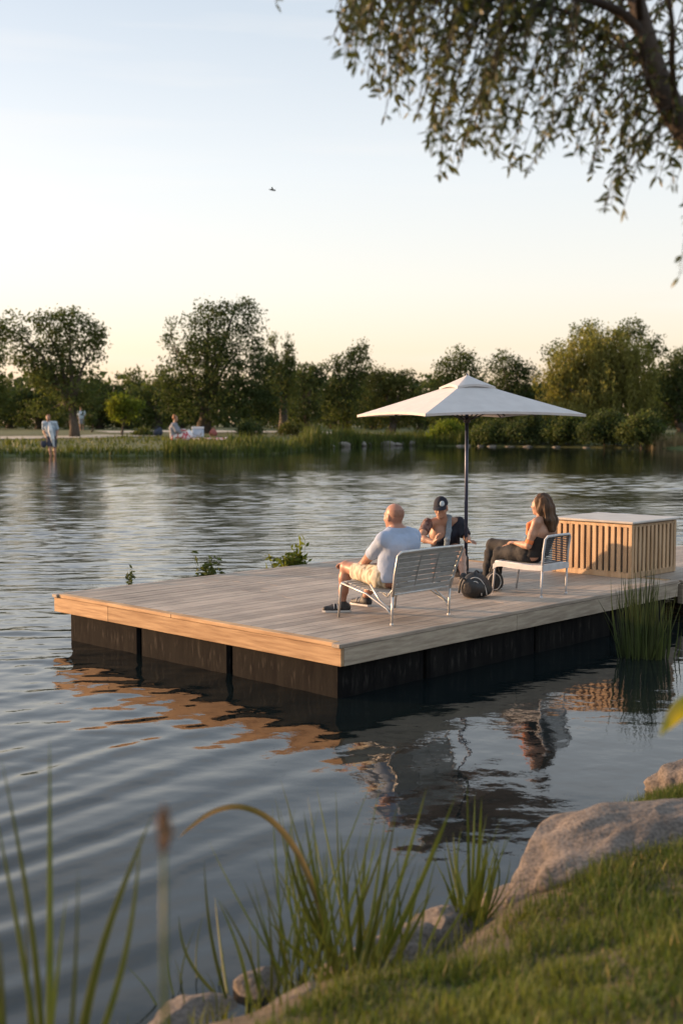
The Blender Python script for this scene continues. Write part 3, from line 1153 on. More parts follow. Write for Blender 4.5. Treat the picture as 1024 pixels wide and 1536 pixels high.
def sph(m_, c, r, n=10, sq=(1, 1, 1), ax=None):
    th = np.linspace(0, PI, n)
    ph = np.linspace(0, 2 * PI, 2 * n, endpoint=False)
    o = np.array([[math.sin(t) * math.cos(p) * sq[0], math.sin(t) * math.sin(p) * sq[1], math.cos(t) * sq[2]] for t in th for p in ph]) * r
    if ax is not None:
        o = o @ np.asarray(ax)
    k = 2 * n
    f = [(i * k + j, (i + 1) * k + j, (i + 1) * k + (j + 1) % k, i * k + (j + 1) % k) for i in range(n - 1) for j in range(k)]
    return m_.add(o + np.asarray(c), f)


def arm(s, sh, el, wr, sc=1.0, g=0.0):
    sh, el, wr = (np.asarray(q, float) for q in (sh, el, wr))
    m = (sh + el) / 2
    s.chain([sh, m, el], np.array([.050, .048, .039]) * sc + g)
    q = el + (wr - el) * .3
    s.chain([el, q, wr], np.array([.038, .042, .027]) * sc + g)


def leg(s, hp, kn, an, sc=1.0, g=0.0):
    hp, kn, an = (np.asarray(q, float) for q in (hp, kn, an))
    s.chain([hp, (hp + kn) / 2, kn], np.array([.088, .078, .056]) * sc + g)
    q = kn + (an - kn) * .3
    s.chain([kn, q, kn + (an - kn) * .65, an], np.array([.054, .058, .044, .034]) * sc + g)


def torso(s, J, sc=1.0, g=0.0):
    sd = nrm(J['sr'] - J['sl'])
    pel, ch, nk = J['pelvis'], J['chest'], J['neck']
    hs = nrm(J['hr'] - J['hl'])
    for q in (-1, 1):
        s.cap(pel + hs * q * .075 * sc, pel * .5 + ch * .5 + sd * q * .06 * sc, .115 * sc + g, .105 * sc + g, k=.06)
        s.cap(pel * .5 + ch * .5 + sd * q * .06 * sc, ch + sd * q * .075 * sc, .105 * sc + g, .115 * sc + g, k=.06)
        s.cap(ch + sd * q * .07 * sc, nk + sd * q * .06 * sc - nrm(nk - ch) * .06 * sc, .11 * sc + g, .06 * sc + g, k=.05)
    for e in ('sl', 'sr'):
        s.cap(nk - nrm(nk - ch) * .01 * sc, J[e] - nrm(J[e] - nk) * .02, .048 * sc + g, .056 * sc + g, k=.05)


def shoe(root, an, toe, z0):
    d = nrm((np.asarray(toe) - an) * np.array([1, 1, 0]))
    r = np.cross(d, Zv)
    a = np.array([an[0], an[1], z0])
    s = SDF(.025)
    s.cap(a - d * .045 + Zv * .045, a + d * .08 + Zv * .040, .042, .038)
    s.cap(a + d * .08 + Zv * .036, a + d * .165 + Zv * .030, .040, .030)
    s.cap(a - d * .02 + Zv * .05, np.asarray(an) + Zv * .015, .043, .040)
    s.cut(a + Zv * .012, -Zv)
    p = sdf_obj('shoe', s, .008, M_shoe, root)
    m_ = MB()
    prof = []
    for t_, w_ in ((-.088, .02), (-.07, .038), (0, .042), (.07, .046), (.13, .044), (.17, .034), (.195, .014)):
        prof.append((t_, w_))
    ring = [a + d * t_ + r * w_ for t_, w_ in prof] + [a + d * t_ - r * w_ for t_, w_ in prof[::-1]]
    n = len(ring)
    v = [q + Zv * .002 for q in ring] + [q + Zv * .020 for q in ring]
    m_.add(v, [tuple(range(n))[::-1], tuple(range(n, 2 * n))] + [(i, (i + 1) % n, n + (i + 1) % n, n + i) for i in range(n)])
    m_.build('sole', M_sole, p)
    m_ = MB()
    for q in (.05, .085):
        m_.tube([a + d * q + r * (.041 * math.cos(x)) + Zv * (.04 + .040 * math.sin(x)) for x in np.linspace(0, PI, 9)], .005, 6)
    m_.build('stripe', M_sole, p)


def wrink(amp, scale):
    return lambda P: (amp * fbm(P * scale + 3.1, 3)).astype(np.float32)


H = .0075

# ---- bald man in the wide chair, back to us
def PA(x, y, z):
    return baseA + U * x + V_ * y + Zv * z
t = thing('person', 'bald man in pale blue t-shirt and cream shorts sitting with his back turned', 'person', PA(-.08, .3, 0))
J = dict(hl=PA(-.20, .33, .395), hr=PA(0.0, .36, .395), pelvis=PA(-.09, .27, .41), chest=PA(-.07, .20, .70), neck=PA(-.075, .235, .862),
         sl=PA(-.275, .24, .765), sr=PA(.125, .20, .775))
J['el'] = at(539, 853, 11.62); J['wl'] = at(517, 845, 11.95)
J['er'] = PA(.19, .30, .50); J['wr'] = PA(-.05, .46, .50)
J['kl'] = at(519, 850, 11.75); J['al'] = at(513, 905, 11.78)
J['kr'] = at(566, 862, 12.0); J['ar'] = G(547, 897, DZ + .08)
hc = PA(-.085, .27, .972)
s = SDF(.03)
torso(s, J)
s.cap(J['neck'] - Zv * .03, hc - Zv * .04 - V_ * .015, .058, .056)
face = nrm(V_ * .97 + U * .12)
f, u, r = head_prims(s, hc, face, Zv - V_ * .03, 1.06)
arm(s, J['sl'], J['el'], J['wl']); arm(s, J['sr'], J['er'], J['wr'])
leg(s, J['hl'], J['kl'], J['al']); leg(s, J['hr'], J['kr'], J['ar'])
hand_prims(s, J['wl'], nrm(nrm(J['wl'] - J['el']) - Zv * .25), -Zv, .55, 1)
hand_prims(s, J['wr'], nrm(J['wr'] - J['er']), -Zv, .4, -1)
sdf_obj('body', s, H, M_skin_red, t)
eyes_lips(t, hc, f, u, r, 1.06)
s = SDF(.03)                                                     # cropped hair on the back of the head
ax_ = np.array([r, f, u])
s.ell(hc + u * .036 - f * .022, np.array([.0775, .093, .092]) * 1.0, ax_)
s.cut(hc + f * .035 + u * .06, nrm(f * .9 + u * .55)).cut(hc - u * .035 - f * .05, -u).cut(hc + u * .075, u)
sdf_obj('hair', s, H, M_stub, t)
s = SDF(.035)                                                    # t-shirt
torso(s, J, 1.0, .014)
for a, b in (('sl', 'el'), ('sr', 'er')):
    s.chain([J[a], J[a] + (J[b] - J[a]) * .52], [.066, .062])
s.noise = wrink(.006, 11)
for a, b in (('sl', 'el'), ('sr', 'er')):
    s.cut(J[a] + (J[b] - J[a]) * .50, nrm(J[b] - J[a])) if b == 'el' else None
s.cut(J['neck'] + Zv * .015 - V_ * .02, nrm(Zv - V_ * .12)).cut(PA(0, .2, .36), -Zv)
sdf_obj('shirt', s, H, M_tshirt, t)
s = SDF(.035)                                                    # shorts
s.cap(J['hl'], J['hr'], .118).cap(J['pelvis'], J['pelvis'] + Zv * .03, .135)
for a, b in (('hl', 'kl'), ('hr', 'kr')):
    s.chain([J[a], J[a] + (J[b] - J[a]) * .74], [.110, .092])
s.noise = wrink(.009, 13)
s.cut(J['hl'] + (J['kl'] - J['hl']) * .70, nrm(J['kl'] - J['hl'])).cut(J['pelvis'] + Zv * .10, Zv)
sdf_obj('shorts', s, H, M_shorts, t)
shoe(t, J['al'], J['al'] - U * .12 + V_ * .1, DZ)
shoe(t, J['ar'], J['ar'] + V_ * .1, DZ)

# ---- man in the dark cap, facing us
Yc = 14.9
J = dict(sl=at(689, 784, Yc + .05), sr=at(641, 786, Yc - .05), neck=at(664, 778, Yc), chest=at(666, 800, Yc + .06), pelvis=at(670, 840, Yc + .22),
         hl=at(681, 844, Yc + .16), hr=at(658, 845, Yc + .12))
J['er'] = at(631, 807, Yc - .20); J['wr'] = at(651, 814, Yc - .38)
J['el'] = at(699, 806, Yc - .06); J['wl'] = at(702, 812, Yc - .30)
J['kl'] = at(690, 826, Yc - .25); J['al'] = G(695, 866, DZ + .08)
J['kr'] = at(652, 832, Yc - .32); J['ar'] = G(655, 872, DZ + .08)
base = np.array([J['pelvis'][0], J['pelvis'][1], DZ])
t = thing('person', 'man in dark cap and navy shirt sitting near the parasol pole and facing us', 'person', base)
hc = at(661, 762, Yc - .10)
s = SDF(.03)
torso(s, J, .97)
face = nrm(np.array([-.32, -.9, -.22]))
s.cap(J['neck'] - Zv * .03, hc - Zv * .045 - face * .03, .056, .054)
f, u, r = head_prims(s, hc, face, Zv, 1.05)
arm(s, J['sl'], J['el'], J['wl']); arm(s, J['sr'], J['er'], J['wr'])
leg(s, J['hl'], J['kl'], J['al']); leg(s, J['hr'], J['kr'], J['ar'])
hand_prims(s, J['wr'], nrm(np.array([.35, -.1, .9])), np.array([1, 0, 0]), .8, -1)
hand_prims(s, J['wl'], nrm(np.array([.35, -.85, .1])), -Zv, .5, 1)
sdf_obj('body', s, H, M_skin, t)
eyes_lips(t, hc, f, u, r, 1.05)
s = SDF(.03)
torso(s, J, .97, .014)
s.chain([J['sl'], J['el']], [.068, .066])
s.noise = wrink(.006, 11)
s.cut(J['sl'] + (J['el'] - J['sl']) * .90, nrm(J['el'] - J['sl']))
s.cut(J['neck'] + Zv * .012, nrm(Zv * .8 + face * .25))
s.cut(J['chest'] + r * .015 + face * .05 + Zv * .05, nrm(face * .75 + Zv * .75 + r * .25))
sdf_obj('shirt', s, H, M_navy, t)
s = SDF(.02)
s.chain([J['sr'] + Zv * .004, J['sr'] + (J['er'] - J['sr']) * .62], [.072, .064])
s.noise = wrink(.005, 14)
s.cut(J['sr'] + (J['er'] - J['sr']) * .58, nrm(J['er'] - J['sr']))
sdf_obj('sleeve', s, H, M_plaid, t)
s = SDF(.02)                                                     # towel hung from the neck down the chest
fr = nrm(face * np.array([1, 1, 0]))
lr = np.cross(fr, Zv)
pt = [J['neck'] - fr * .055 + Zv * .02, J['neck'] + lr * -.075 + Zv * .03, J['chest'] - lr * .085 + fr * .105 + Zv * .05, J['chest'] - lr * .075 + fr * .135 - Zv * .06, J['chest'] - lr * .065 + fr * .125 - Zv * .14]
for q in (-.018, 0.0, .018):
    s.chain([p_ + lr * q for p_ in pt], [.018] * 5)
s.noise = wrink(.003, 20)
sdf_obj('towel', s, H, M_towel, t)
s = SDF(.03)
s.cap(J['hl'], J['hr'], .115)
for a, b in (('hl', 'kl'), ('hr', 'kr')):
    s.chain([J[a], J[a] + (J[b] - J[a]) * .8], [.108, .085])
s.noise = wrink(.008, 13)
sdf_obj('shorts', s, H, M_black, t)
s = SDF(.02)                                                     # cap: crown, brim, badge, button
ax_ = np.array([r, f, u])
s.ell(hc + u * .050 - f * .006, np.array([.088, .106, .098]), ax_)
s.cut(hc + u * .040, -u)
cp = sdf_obj('cap', s, H, M_navy, t)
m_ = MB()
rows = []
for k_ in range(7):
    e = k_ / 6
    row = []
    for a in np.linspace(-1.15, 1.15, 13):
        rad_x, rad_y = .088, .100 + .085 * e * (math.cos(a) ** .6 if math.cos(a) > 0 else 0)
        row.append(hc + u * (.046 - .022 * e - .018 * math.sin(a) ** 2 * e) + r * rad_x * math.sin(a) * (1 + .06 * e) + f * (rad_y * math.cos(a)))
    rows.append(row)
T_ = np.array(rows)
Vv, Fq = grid_mesh(T_[..., 0], T_[..., 1], T_[..., 2])
m_.add(Vv, Fq).add(Vv - u * .005, Fq[:, ::-1])
m_.build('brim', M_navy, cp, smooth=True)
bd = nrm(f * .86 + r * -.42)
bc = hc + u * .085 + nrm(f * .82 - r * .38) * .099
m_ = MB()
bx = nrm(np.cross(Zv, bd))
sph(m_, bc + bd * .006, .030, 10, (1, .4, 1.2), np.array([bx, bd, np.cross(bd, bx) * -1]))
m_.build('badge', M_badge, cp, smooth=True)
shoe(t, J['al'], J['al'] + np.array([0, -.2, 0]), DZ)
shoe(t, J['ar'], J['ar'] + np.array([-.05, -.2, 0]), DZ)
# what he sits on: a low wooden stool
sb = np.array([J['pelvis'][0], J['pelvis'][1], DZ])
st = thing('stool', 'low wooden stool under the man in the dark cap', 'stool', sb)
zt_ = J['pelvis'][2] - DZ - .135
MB().box(sb + Zv * (zt_ - .02), (.38, .34, .035), AX, 1, .006).build('seat', M_fgrey, st)
for x in (-1, 1):
    for y in (-1, 1):
        MB().box(sb + U * x * .15 + V_ * y * .13 + Zv * ((zt_ - .038) / 2), (.035, .035, zt_ - .038), AX, .8, .004).build('leg', M_fgrey, st)

# ---- woman with long brown hair in the narrow chair
def PB(x, y, z):
    return baseB + U * x + V_ * y + Zv * z
t = thing('person', 'woman with long brown hair in black and orange clothes lounging sideways', 'person', PB(0, .2, 0))
J = dict(hl=PB(-.09, .30, .455), hr=PB(.09, .30, .455), pelvis=PB(0, .24, .46), chest=PB(.0, .15, .70), neck=PB(.0, .135, .86),
         sl=PB(-.165, .125, .795), sr=PB(.165, .105, .80))
J['el'] = PB(-.215, .19, .545); J['wl'] = PB(-.14, .40, .555)
J['er'] = PB(.20, .20, .56); J['wr'] = at(769, 817, 13.38)
J['kr'] = at(738, 817, 13.65); J['ar'] = at(728, 868, 13.62)
J['kl'] = at(748, 829, 13.30); J['al'] = at(741, 874, 13.42)
hc = PB(-.01, .175, .975)
s = SDF(.028)
torso(s, J, .86)
face = nrm(V_ * .93 - U * .16)
s.cap(J['neck'] - Zv * .03, hc - Zv * .04 - face * .012, .046, .045)
f, u, r = head_prims(s, hc, face, Zv - V_ * .08, .97)
arm(s, J['sl'], J['el'], J['wl'], .90); arm(s, J['sr'], J['er'], J['wr'], .86)
leg(s, J['hl'], J['kl'], J['al'], .92); leg(s, J['hr'], J['kr'], J['ar'], .92)
hand_prims(s, J['wl'], nrm(J['wl'] - J['el']), -Zv, .4, 1, .92)
hand_prims(s, J['wr'], nrm(J['wr'] - J['er']), -Zv, .45, -1, .92)
sdf_obj('body', s, H, M_skin, t)
eyes_lips(t, hc, f, u, r, .97)
s = SDF(.03)                                                     # hair: cap over the skull, long fall behind the near shoulder
ax_ = np.array([r, f, u])
s.ell(hc + u * .038 - f * .022, np.array([.086, .098, .094]), ax_)
for q in (-1, -.5, 0, .5, 1):
    s.chain([hc + u * .06 - f * .04 + r * q * .05, hc - u * .03 - f * .085 + r * q * .06, hc - u * .16 - f * .120 + r * q * .066, hc - u * (.275 - .02 * abs(q)) - f * .142 + r * q * .055],
            [.05, .046, .040, .016])
s.chain([hc + u * .05 - f * .0 - r * .062, hc - u * .05 - f * .035 - r * .076, hc - u * .16 - f * .06 - r * .07, hc - u * .23 - f * .07 - r * .06], [.036, .034, .028, .012])
_hr = np.random.default_rng(8)
hs_ = unit(np.cross(u, f))


def strands(P):
    a = P @ r * 95 + P @ f * 70
    return (.0045 * np.sin(a + 3 * fbm(P * 8, 2)) + .004 * fbm(P * np.array([60, 60, 8]), 2)).astype(np.float32)


s.noise = strands
s.cut(hc + f * .052 + u * .03, nrm(f + u * .25))
sdf_obj('hair', s, .007, M_hair, t)
s = SDF(.03)                                                     # black top, bare back and shoulders
torso(s, J, .86, .012)
s.noise = wrink(.005, 12)
s.cut(J['chest'] - Zv * .035, nrm(Zv - V_ * .55)).cut(J['pelvis'] - Zv * .05, -Zv)
sdf_obj('top', s, H, M_black, t)
s = SDF(.015)                                                    # orange neck strap and arm band
s.chain([J['neck'] + V_ * .05 - U * .055 - Zv * .03, J['chest'] + V_ * .115 - U * .095 + Zv * .06, J['chest'] + V_ * .125 - U * .09 - Zv * .03], [.02, .026, .03])
s.chain([J['neck'] + V_ * .05 + U * .055 - Zv * .03, J['chest'] + V_ * .115 + U * .085 + Zv * .06, J['chest'] + V_ * .125 + U * .08 - Zv * .03], [.02, .026, .03])
sdf_obj('strap', s, H, M_orange, t)
s = SDF(.015)
q0 = J['sl'] + (J['el'] - J['sl']) * .74
q1 = J['sl'] + (J['el'] - J['sl']) * .92
s.cap(q0, q1, .045, .043).cut(q0, nrm(q0 - q1)).cut(q1, nrm(q1 - q0))
sdf_obj('arm_band', s, H, M_orange, t)
s = SDF(.03)
s.cap(J['hl'], J['hr'], .108).cap(J['pelvis'], J['pelvis'] + Zv * .04, .115)
for a, b, c in (('hl', 'kl', 'al'), ('hr', 'kr', 'ar')):
    leg(s, J[a], J[b], J[a] * 0 + J[c], .92, .014)
s.noise = wrink(.006, 13)
for c in ('al', 'ar'):
    pass
sdf_obj('trousers', s, H, M_black, t)
shoe(t, J['ar'], J['ar'] + V_ * .2 - U * .05, DZ)
shoe(t, J['al'], J['al'] + V_ * .2 - U * .05, DZ)

# ------------------------------------------------------------------ bags on the deck
M_bag = mat('black_nylon', (.012, .012, .013), (.03, .03, .032), scale=10, rough=.55, bump=.3, bscale=50)
M_zip = mat('pale_piping', (.42, .41, .40), (.5, .49, .47), rough=.5)
bb = G(712, 896, DZ)
t = thing('backpack', 'black backpack with pale zips lying by the parasol pole', 'bag', bb)
s = SDF(.05)
s.ell(bb + Zv * .135, (.17, .12, .135), AX).ell(bb + Zv * .10 + V_ * .01 + U * .02, (.185, .135, .10), AX)
s.cap(bb + Zv * .12 - V_ * .09 - U * .05, bb + Zv * .09 - V_ * .09 + U * .08, .065)
s.noise = wrink(.008, 12)
s.cut(bb + Zv * .004, -Zv)
sdf_obj('bag_body', s, H, M_bag, t)


def arc_tube(c, ax, rx, rz, a0, a1, rad, name, m, par, bulge=0.0):
    pts = [c + ax[0] * rx * math.cos(a) + ax[2] * rz * math.sin(a) + ax[1] * bulge * math.sin((a - a0) / (a1 - a0) * PI) for a in np.linspace(a0, a1, 20)]
    MB().tube(pts, rad, 6).build(name, m, par, smooth=True)


cv = nrm(-np.array([bb[0], bb[1], 0]))
cr = np.cross(cv, Zv)
axb = np.array([np.cross(Zv, cv), cv, Zv])
for off, rx, rz in ((.118, .125, .22), (.134, .07, .18)):
    arc_tube(bb + cv * off * .92 + Zv * .01, axb, rx, rz, .15, PI - .6, .006, 'zip', M_zip, t, .02)
arc_tube(bb + U * .02 + Zv * .23, AX, .05, .055, .0, PI, .009, 'handle', M_bag, t)
arc_tube(bb - axb[0] * .12 + Zv * .02 + cv * .10, axb, .05, .20, .2, PI - .2, .012, 'shoulder_strap', M_bag, t, .03)
b2 = G(741, 887, DZ)
t = thing('sling_bag', 'small round black sling bag with a pale rim beside the white chair', 'bag', b2)
axs = np.array([np.cross(Zv, cv), cv, Zv])
s = SDF(.03)
s.ell(b2 + Zv * .115, (.10, .055, .115), axs).cut(b2 + Zv * .003, -Zv)
s.noise = wrink(.004, 14)
sdf_obj('bag_body', s, H, M_bag, t)
arc_tube(b2 + Zv * .115 + cv * .048, axs, .070, .092, 0, 2 * PI, .006, 'rim', M_zip, t)
arc_tube(b2 + Zv * .20, axs, .055, .10, .1, PI - .1, .008, 'shoulder_strap', M_bag, t)

# ------------------------------------------------------------------ far people (built at the size they show across the lake)
M_fshirt = mat('faded_blue_shirt', (.34, .45, .58), (.52, .60, .68), scale=2, rough=.9)
M_fdark = mat('dark_blue_shorts', (.035, .045, .075), (.05, .06, .09), scale=3, rough=.9)
M_fwhite = mat('white_cloth', (.62, .66, .70), (.72, .75, .78), scale=3, rough=.9)
M_floral = mat('red_floral_cloth', (.45, .06, .08), (.75, .70, .68), scale=4.5, rough=.9, lo=.47, hi=.53)
M_grey = mat('grey_shawl', (.20, .21, .26), (.28, .29, .33), scale=3, rough=.9)
M_fhair = mat('auburn_hair', (.22, .08, .03), (.30, .12, .05), scale=6, rough=.6)


def far_person(b, S, label, lean, shirt_m, short_m, pose):
    t = thing('person', label, 'person', b)
    Xv, Yv = np.array([1.0, 0, 0]), np.array([0, -1.0, 0])      # facing the camera

    def Q(x, y, z):
        return b + S * (Xv * x + Yv * y + Zv * z)
    J = dict(hl=Q(.09, 0, .90), hr=Q(-.09, 0, .90), pelvis=Q(0, 0, .95), chest=Q(-.02, lean * .25, 1.24), neck=Q(-.03, lean * .42, 1.45),
             sl=Q(.19, lean * .38, 1.39), sr=Q(-.22, lean * .38, 1.38))
    s = SDF(.03 * S)
    torso(s, J, S)
    hc = Q(-.04, lean * .55, 1.575)
    s.cap(J['neck'] - Zv * .03 * S, hc - Zv * .04 * S, .055 * S)
    f, u, r = head_prims(s, hc, nrm(Yv - Zv * .25), Zv, S)
    if pose == 'wade':
        J.update(el=Q(.25, .05, 1.12), wl=Q(.23, .16, .88), er=Q(-.27, .06, 1.12), wr=Q(-.17, .20, .90),
                 kl=Q(.12, .02, .48), al=Q(.12, 0, .07), kr=Q(-.03, .16, .50), ar=Q(.0, .10, .07))
    else:
        J.update(el=Q(.26, .0, 1.12), wl=Q(.24, .12, .90), er=Q(-.26, .0, 1.12), wr=Q(-.22, .12, .90),
                 kl=Q(.10, .02, .48), al=Q(.10, 0, .07), kr=Q(-.10, .02, .48), ar=Q(-.10, .0, .07))
    arm(s, J['sl'], J['el'], J['wl'], S); arm(s, J['sr'], J['er'], J['wr'], S)
    leg(s, J['hl'], J['kl'], J['al'], S); leg(s, J['hr'], J['kr'], J['ar'], S)
    hand_prims(s, J['wl'], nrm(J['wl'] - J['el']), -Xv, .4, 1, S); hand_prims(s, J['wr'], nrm(J['wr'] - J['er']), Xv, .4, 1, S)
    for a in ('al', 'ar'):
        s.cap(J[a] - Zv * .035 * S, J[a] + Yv * .15 * S - Zv * .045 * S, .036 * S, .028 * S)
    sdf_obj('body', s, .016 * S, M_skin, t)
    s = SDF(.03 * S)
    s.ell(hc + u * .04 * S - f * .02 * S, np.array([.084, .10, .094]) * S, np.array([r, f, u])).cut(hc + f * .05 * S + u * .02 * S, nrm(f + u * .1))
    sdf_obj('hair', s, .016 * S, M_fhair, t)
    s = SDF(.04 * S)
    torso(s, J, S, .022 * S)
    for a, e in (('sl', 'el'), ('sr', 'er')):
        s.chain([J[a], J[a] + (J[e] - J[a]) * .75], [.072 * S, .072 * S])
    s.cut(J['neck'] + Zv * .01 * S, Zv)
    sdf_obj('shirt', s, .016 * S, shirt_m, t)
    s = SDF(.04 * S)
    for a, e in (('hl', 'kl'), ('hr', 'kr')):
        s.chain([J[a], J[a] + (J[e] - J[a]) * .85], [.112 * S, .092 * S])
    s.cut(J['pelvis'] + Zv * .06 * S, Zv)
    sdf_obj('shorts', s, .016 * S, short_m, t)
    return t, Q, J


pb = at(78, 685, 86.0)
pb[2] = -.28
SW = (at(78, 622, 86.0)[2] - pb[2]) / 1.70
t, Q, J = far_person(pb, SW, 'person wading at the far edge in a pale blue shirt with a white towel', .5, M_fshirt, M_fdark, 'wade')
s = SDF(.03 * SW)                                                # towel hanging from the shoulder in front
s.chain([Q(-.01, .26, 1.40), Q(.04, .28, 1.10), Q(.10, .26, .80), Q(.14, .20, .52)], [.05 * SW, .085 * SW, .075 * SW, .03 * SW])
s.noise = wrink(.02, 3)
sdf_obj('towel', s, .018 * SW, M_fwhite, t)
hb = Q(-.25, .18, .62)
t2 = thing('tote_bag', 'dark blue bag held by the person wading at the far edge', 'bag', hb)
s = SDF(.05)
s.ell(hb, (.12 * SW, .07 * SW, .15 * SW)).cut(hb + Zv * .11 * SW, Zv)
sdf_obj('bag_body', s, .03, M_fdark, t2)
MB().tube([hb + SW * np.array([x, 0, .09 + .16 * math.sin(PI * (x + .09) / .18)]) for x in np.linspace(-.09, .09, 9)], .014 * SW, 6).build('handle', M_fdark, t2)


def gp(px, py):
    """point on the far ground under a pixel"""
    d = ray(px, py)
    for Yq in np.arange(84, 300, .25):
        q = CAM + d * (Yq / d[1])
        if float(far_ground(np.array([q[0]]), np.array([q[1]]))[0]) >= q[2]:
            return q
    return q


pb = gp(123, 646)
far_person(pb, (at(123, 611, pb[1])[2] - pb[2]) / 1.7, 'distant person in pale blue standing on the lawn behind the left tree', 0.0, M_fshirt, M_grey, 'stand')

# picnic by the shore
pb = gp(261, 661)
S = (at(261, 622, pb[1])[2] - pb[2]) / .98
t = thing('person', 'person in grey shawl and red floral skirt sitting at the far picnic', 'person', pb)
Xv, Yv = np.array([1.0, 0, 0]), np.array([0, -1.0, 0])


def Q(x, y, z):
    return pb + S * (Xv * x + Yv * y + Zv * z)


J = dict(hl=Q(.02, -.1, .13), hr=Q(.02, .1, .13), pelvis=Q(0, 0, .16), chest=Q(-.02, 0, .46), neck=Q(.03, 0, .66), sl=Q(.02, -.18, .60), sr=Q(.02, .18, .60),
         el=Q(.16, -.22, .40), wl=Q(.36, -.16, .42), er=Q(.14, .22, .38), wr=Q(.34, .14, .36), kl=Q(.36, -.1, .34), al=Q(.58, -.1, .07), kr=Q(.36, .12, .18), ar=Q(.62, .16, .07))
s = SDF(.03 * S)
torso(s, J, S)
hc = Q(.06, 0, .83)
s.cap(J['neck'] - Zv * .03 * S, hc - Zv * .04 * S, .055 * S)
f, u, r = head_prims(s, hc, nrm(Xv + Yv * .3), Zv, S)
arm(s, J['sl'], J['el'], J['wl'], S); arm(s, J['sr'], J['er'], J['wr'], S)
leg(s, J['hl'], J['kl'], J['al'], S); leg(s, J['hr'], J['kr'], J['ar'], S)
hand_prims(s, J['wl'], Xv, -Zv, .4, 1, S); hand_prims(s, J['wr'], Xv, -Zv, .4, 1, S)
sdf_obj('body', s, .016 * S, M_skin, t)
s = SDF(.03 * S)
s.ell(hc + u * .04 * S - f * .02 * S, np.array([.088, .10, .098]) * S, np.array([r, f, u])).cut(hc + f * .05 * S + u * .02 * S, nrm(f + u * .1))
s.ell(hc + u * .12 * S - f * .05 * S, np.array([.05, .05, .05]) * S)
sdf_obj('hair', s, .016 * S, M_fhair, t)
s = SDF(.05 * S)
torso(s, J, S, .035 * S)
s.chain([J['sl'], J['el'], Q(.28, -.2, .36)], [.08 * S, .08 * S, .05 * S]).chain([J['sr'], J['er'], Q(.28, .16, .30)], [.08 * S, .08 * S, .05 * S])
s.cut(J['neck'] + Zv * .02 * S, Zv)
s.noise = wrink(.02, 3)
sdf_obj('shawl', s, .018 * S, M_grey, t)
s = SDF(.06 * S)
s.cap(J['hl'], J['kl'], .14 * S, .10 * S).cap(J['hr'], J['kr'], .14 * S, .10 * S).cap(J['kl'], J['al'], .10 * S, .12 * S).cap(J['kr'], Q(.5, .2, .08), .10 * S, .10 * S)
s.cut(pb + Zv * .02, -Zv)
s.noise = wrink(.03, 2.5)
sdf_obj('skirt', s, .018 * S, M_floral, t)

bl = gp(308, 659)
rows = []
xs_ = np.linspace(-2.1, 2.0, 22)
ys_ = np.linspace(-2.2, 2.2, 16)
Xg, Yg = np.meshgrid(bl[0] + xs_, bl[1] + ys_, indexing='ij')
Zg = far_ground(Xg, Yg) + .10 + .05 * fbm(np.stack([Xg, Yg, 0 * Xg], -1) * 1.3, 2)
m_ = MB().add(*grid_mesh(Xg, Yg, Zg))
o = m_.build('picnic_blanket', M_floral, smooth=True, origin=bl)
tag(o, 'red and white patterned picnic blanket on the far bank', 'blanket')


def cooler(px, py, w_, h_, label, m1, m2):
    c = gp(px, py)
    c[2] += .12
    k = c[1] / F
    W, Hh = w_ * k, h_ * k
    t = thing('cooler_box', label, 'cooler', c)
    MB().box(c + Zv * Hh * .40, (W, W * .6, Hh * .78), None, 1, .05).build('box_body', m1, t)
    MB().box(c + Zv * Hh * .90, (W * 1.05, W * .65, Hh * .18), None, 1, .04).build('lid', m2, t)
    MB().tube([c + np.array([W * .4 * math.cos(a), -W * .33, Hh * .45 + Hh * .25 * math.sin(a)]) for a in np.linspace(PI, 2 * PI, 10)], .03, 6).build('handle', M_grey, t)


cooler(297, 658, 17, 16, 'pale blue cooler box on the picnic blanket', M_fshirt, M_fwhite)


def bag_far(px, py, w_, h_, name, label, cat, m):
    c = gp(px, py)
    c[2] += .08
    k = c[1] / F
    t = thing(name, label, cat, c)
    s = SDF(.1)
    W, Hh = w_ * k / 2, h_ * k
    s.ell(c + Zv * Hh * .42, (W, W * .8, Hh * .5)).ell(c + Zv * Hh * .7 + Xv * W * .2, (W * .6, W * .5, Hh * .35))
    s.noise = wrink(.06, 1.6)
    s.cut(c + Zv * .01, -Zv)
    sdf_obj('bag_body', s, .05, m, t)
    MB().tube([c + np.array([W * .45 * math.cos(a), -W * .1, Hh * .85 + Hh * .35 * math.sin(a)]) for a in np.linspace(0, PI, 10)], .035, 6).build('handle', m, t)


bag_far(283, 659, 14, 11, 'beach_bag', 'white cloth bag between the floral skirt and the blue cooler', 'bag', M_fwhite)
bag_far(237, 655, 15, 12, 'duffel_bag', 'dark duffel bag on the grass left of the far picnic', 'bag', M_fdark)
bag_far(320, 656, 12, 11, 'picnic_basket', 'dark red picnic basket right of the pale blue cooler', 'basket', mat('red_wicker', (.22, .05, .05), (.35, .12, .10), scale=8, rough=.8))

# ------------------------------------------------------------------ far trees, shrubs, reeds
def leaf_mat(name, c1, c2, trans=.35, scale=.6, tcol=(1.2, 1.3, .6)):
    return mat(name, c1, c2, scale=scale, rough=.65, trans=trans, tone=True, lo=.4, hi=.6, spec=.12, tcol=tcol)


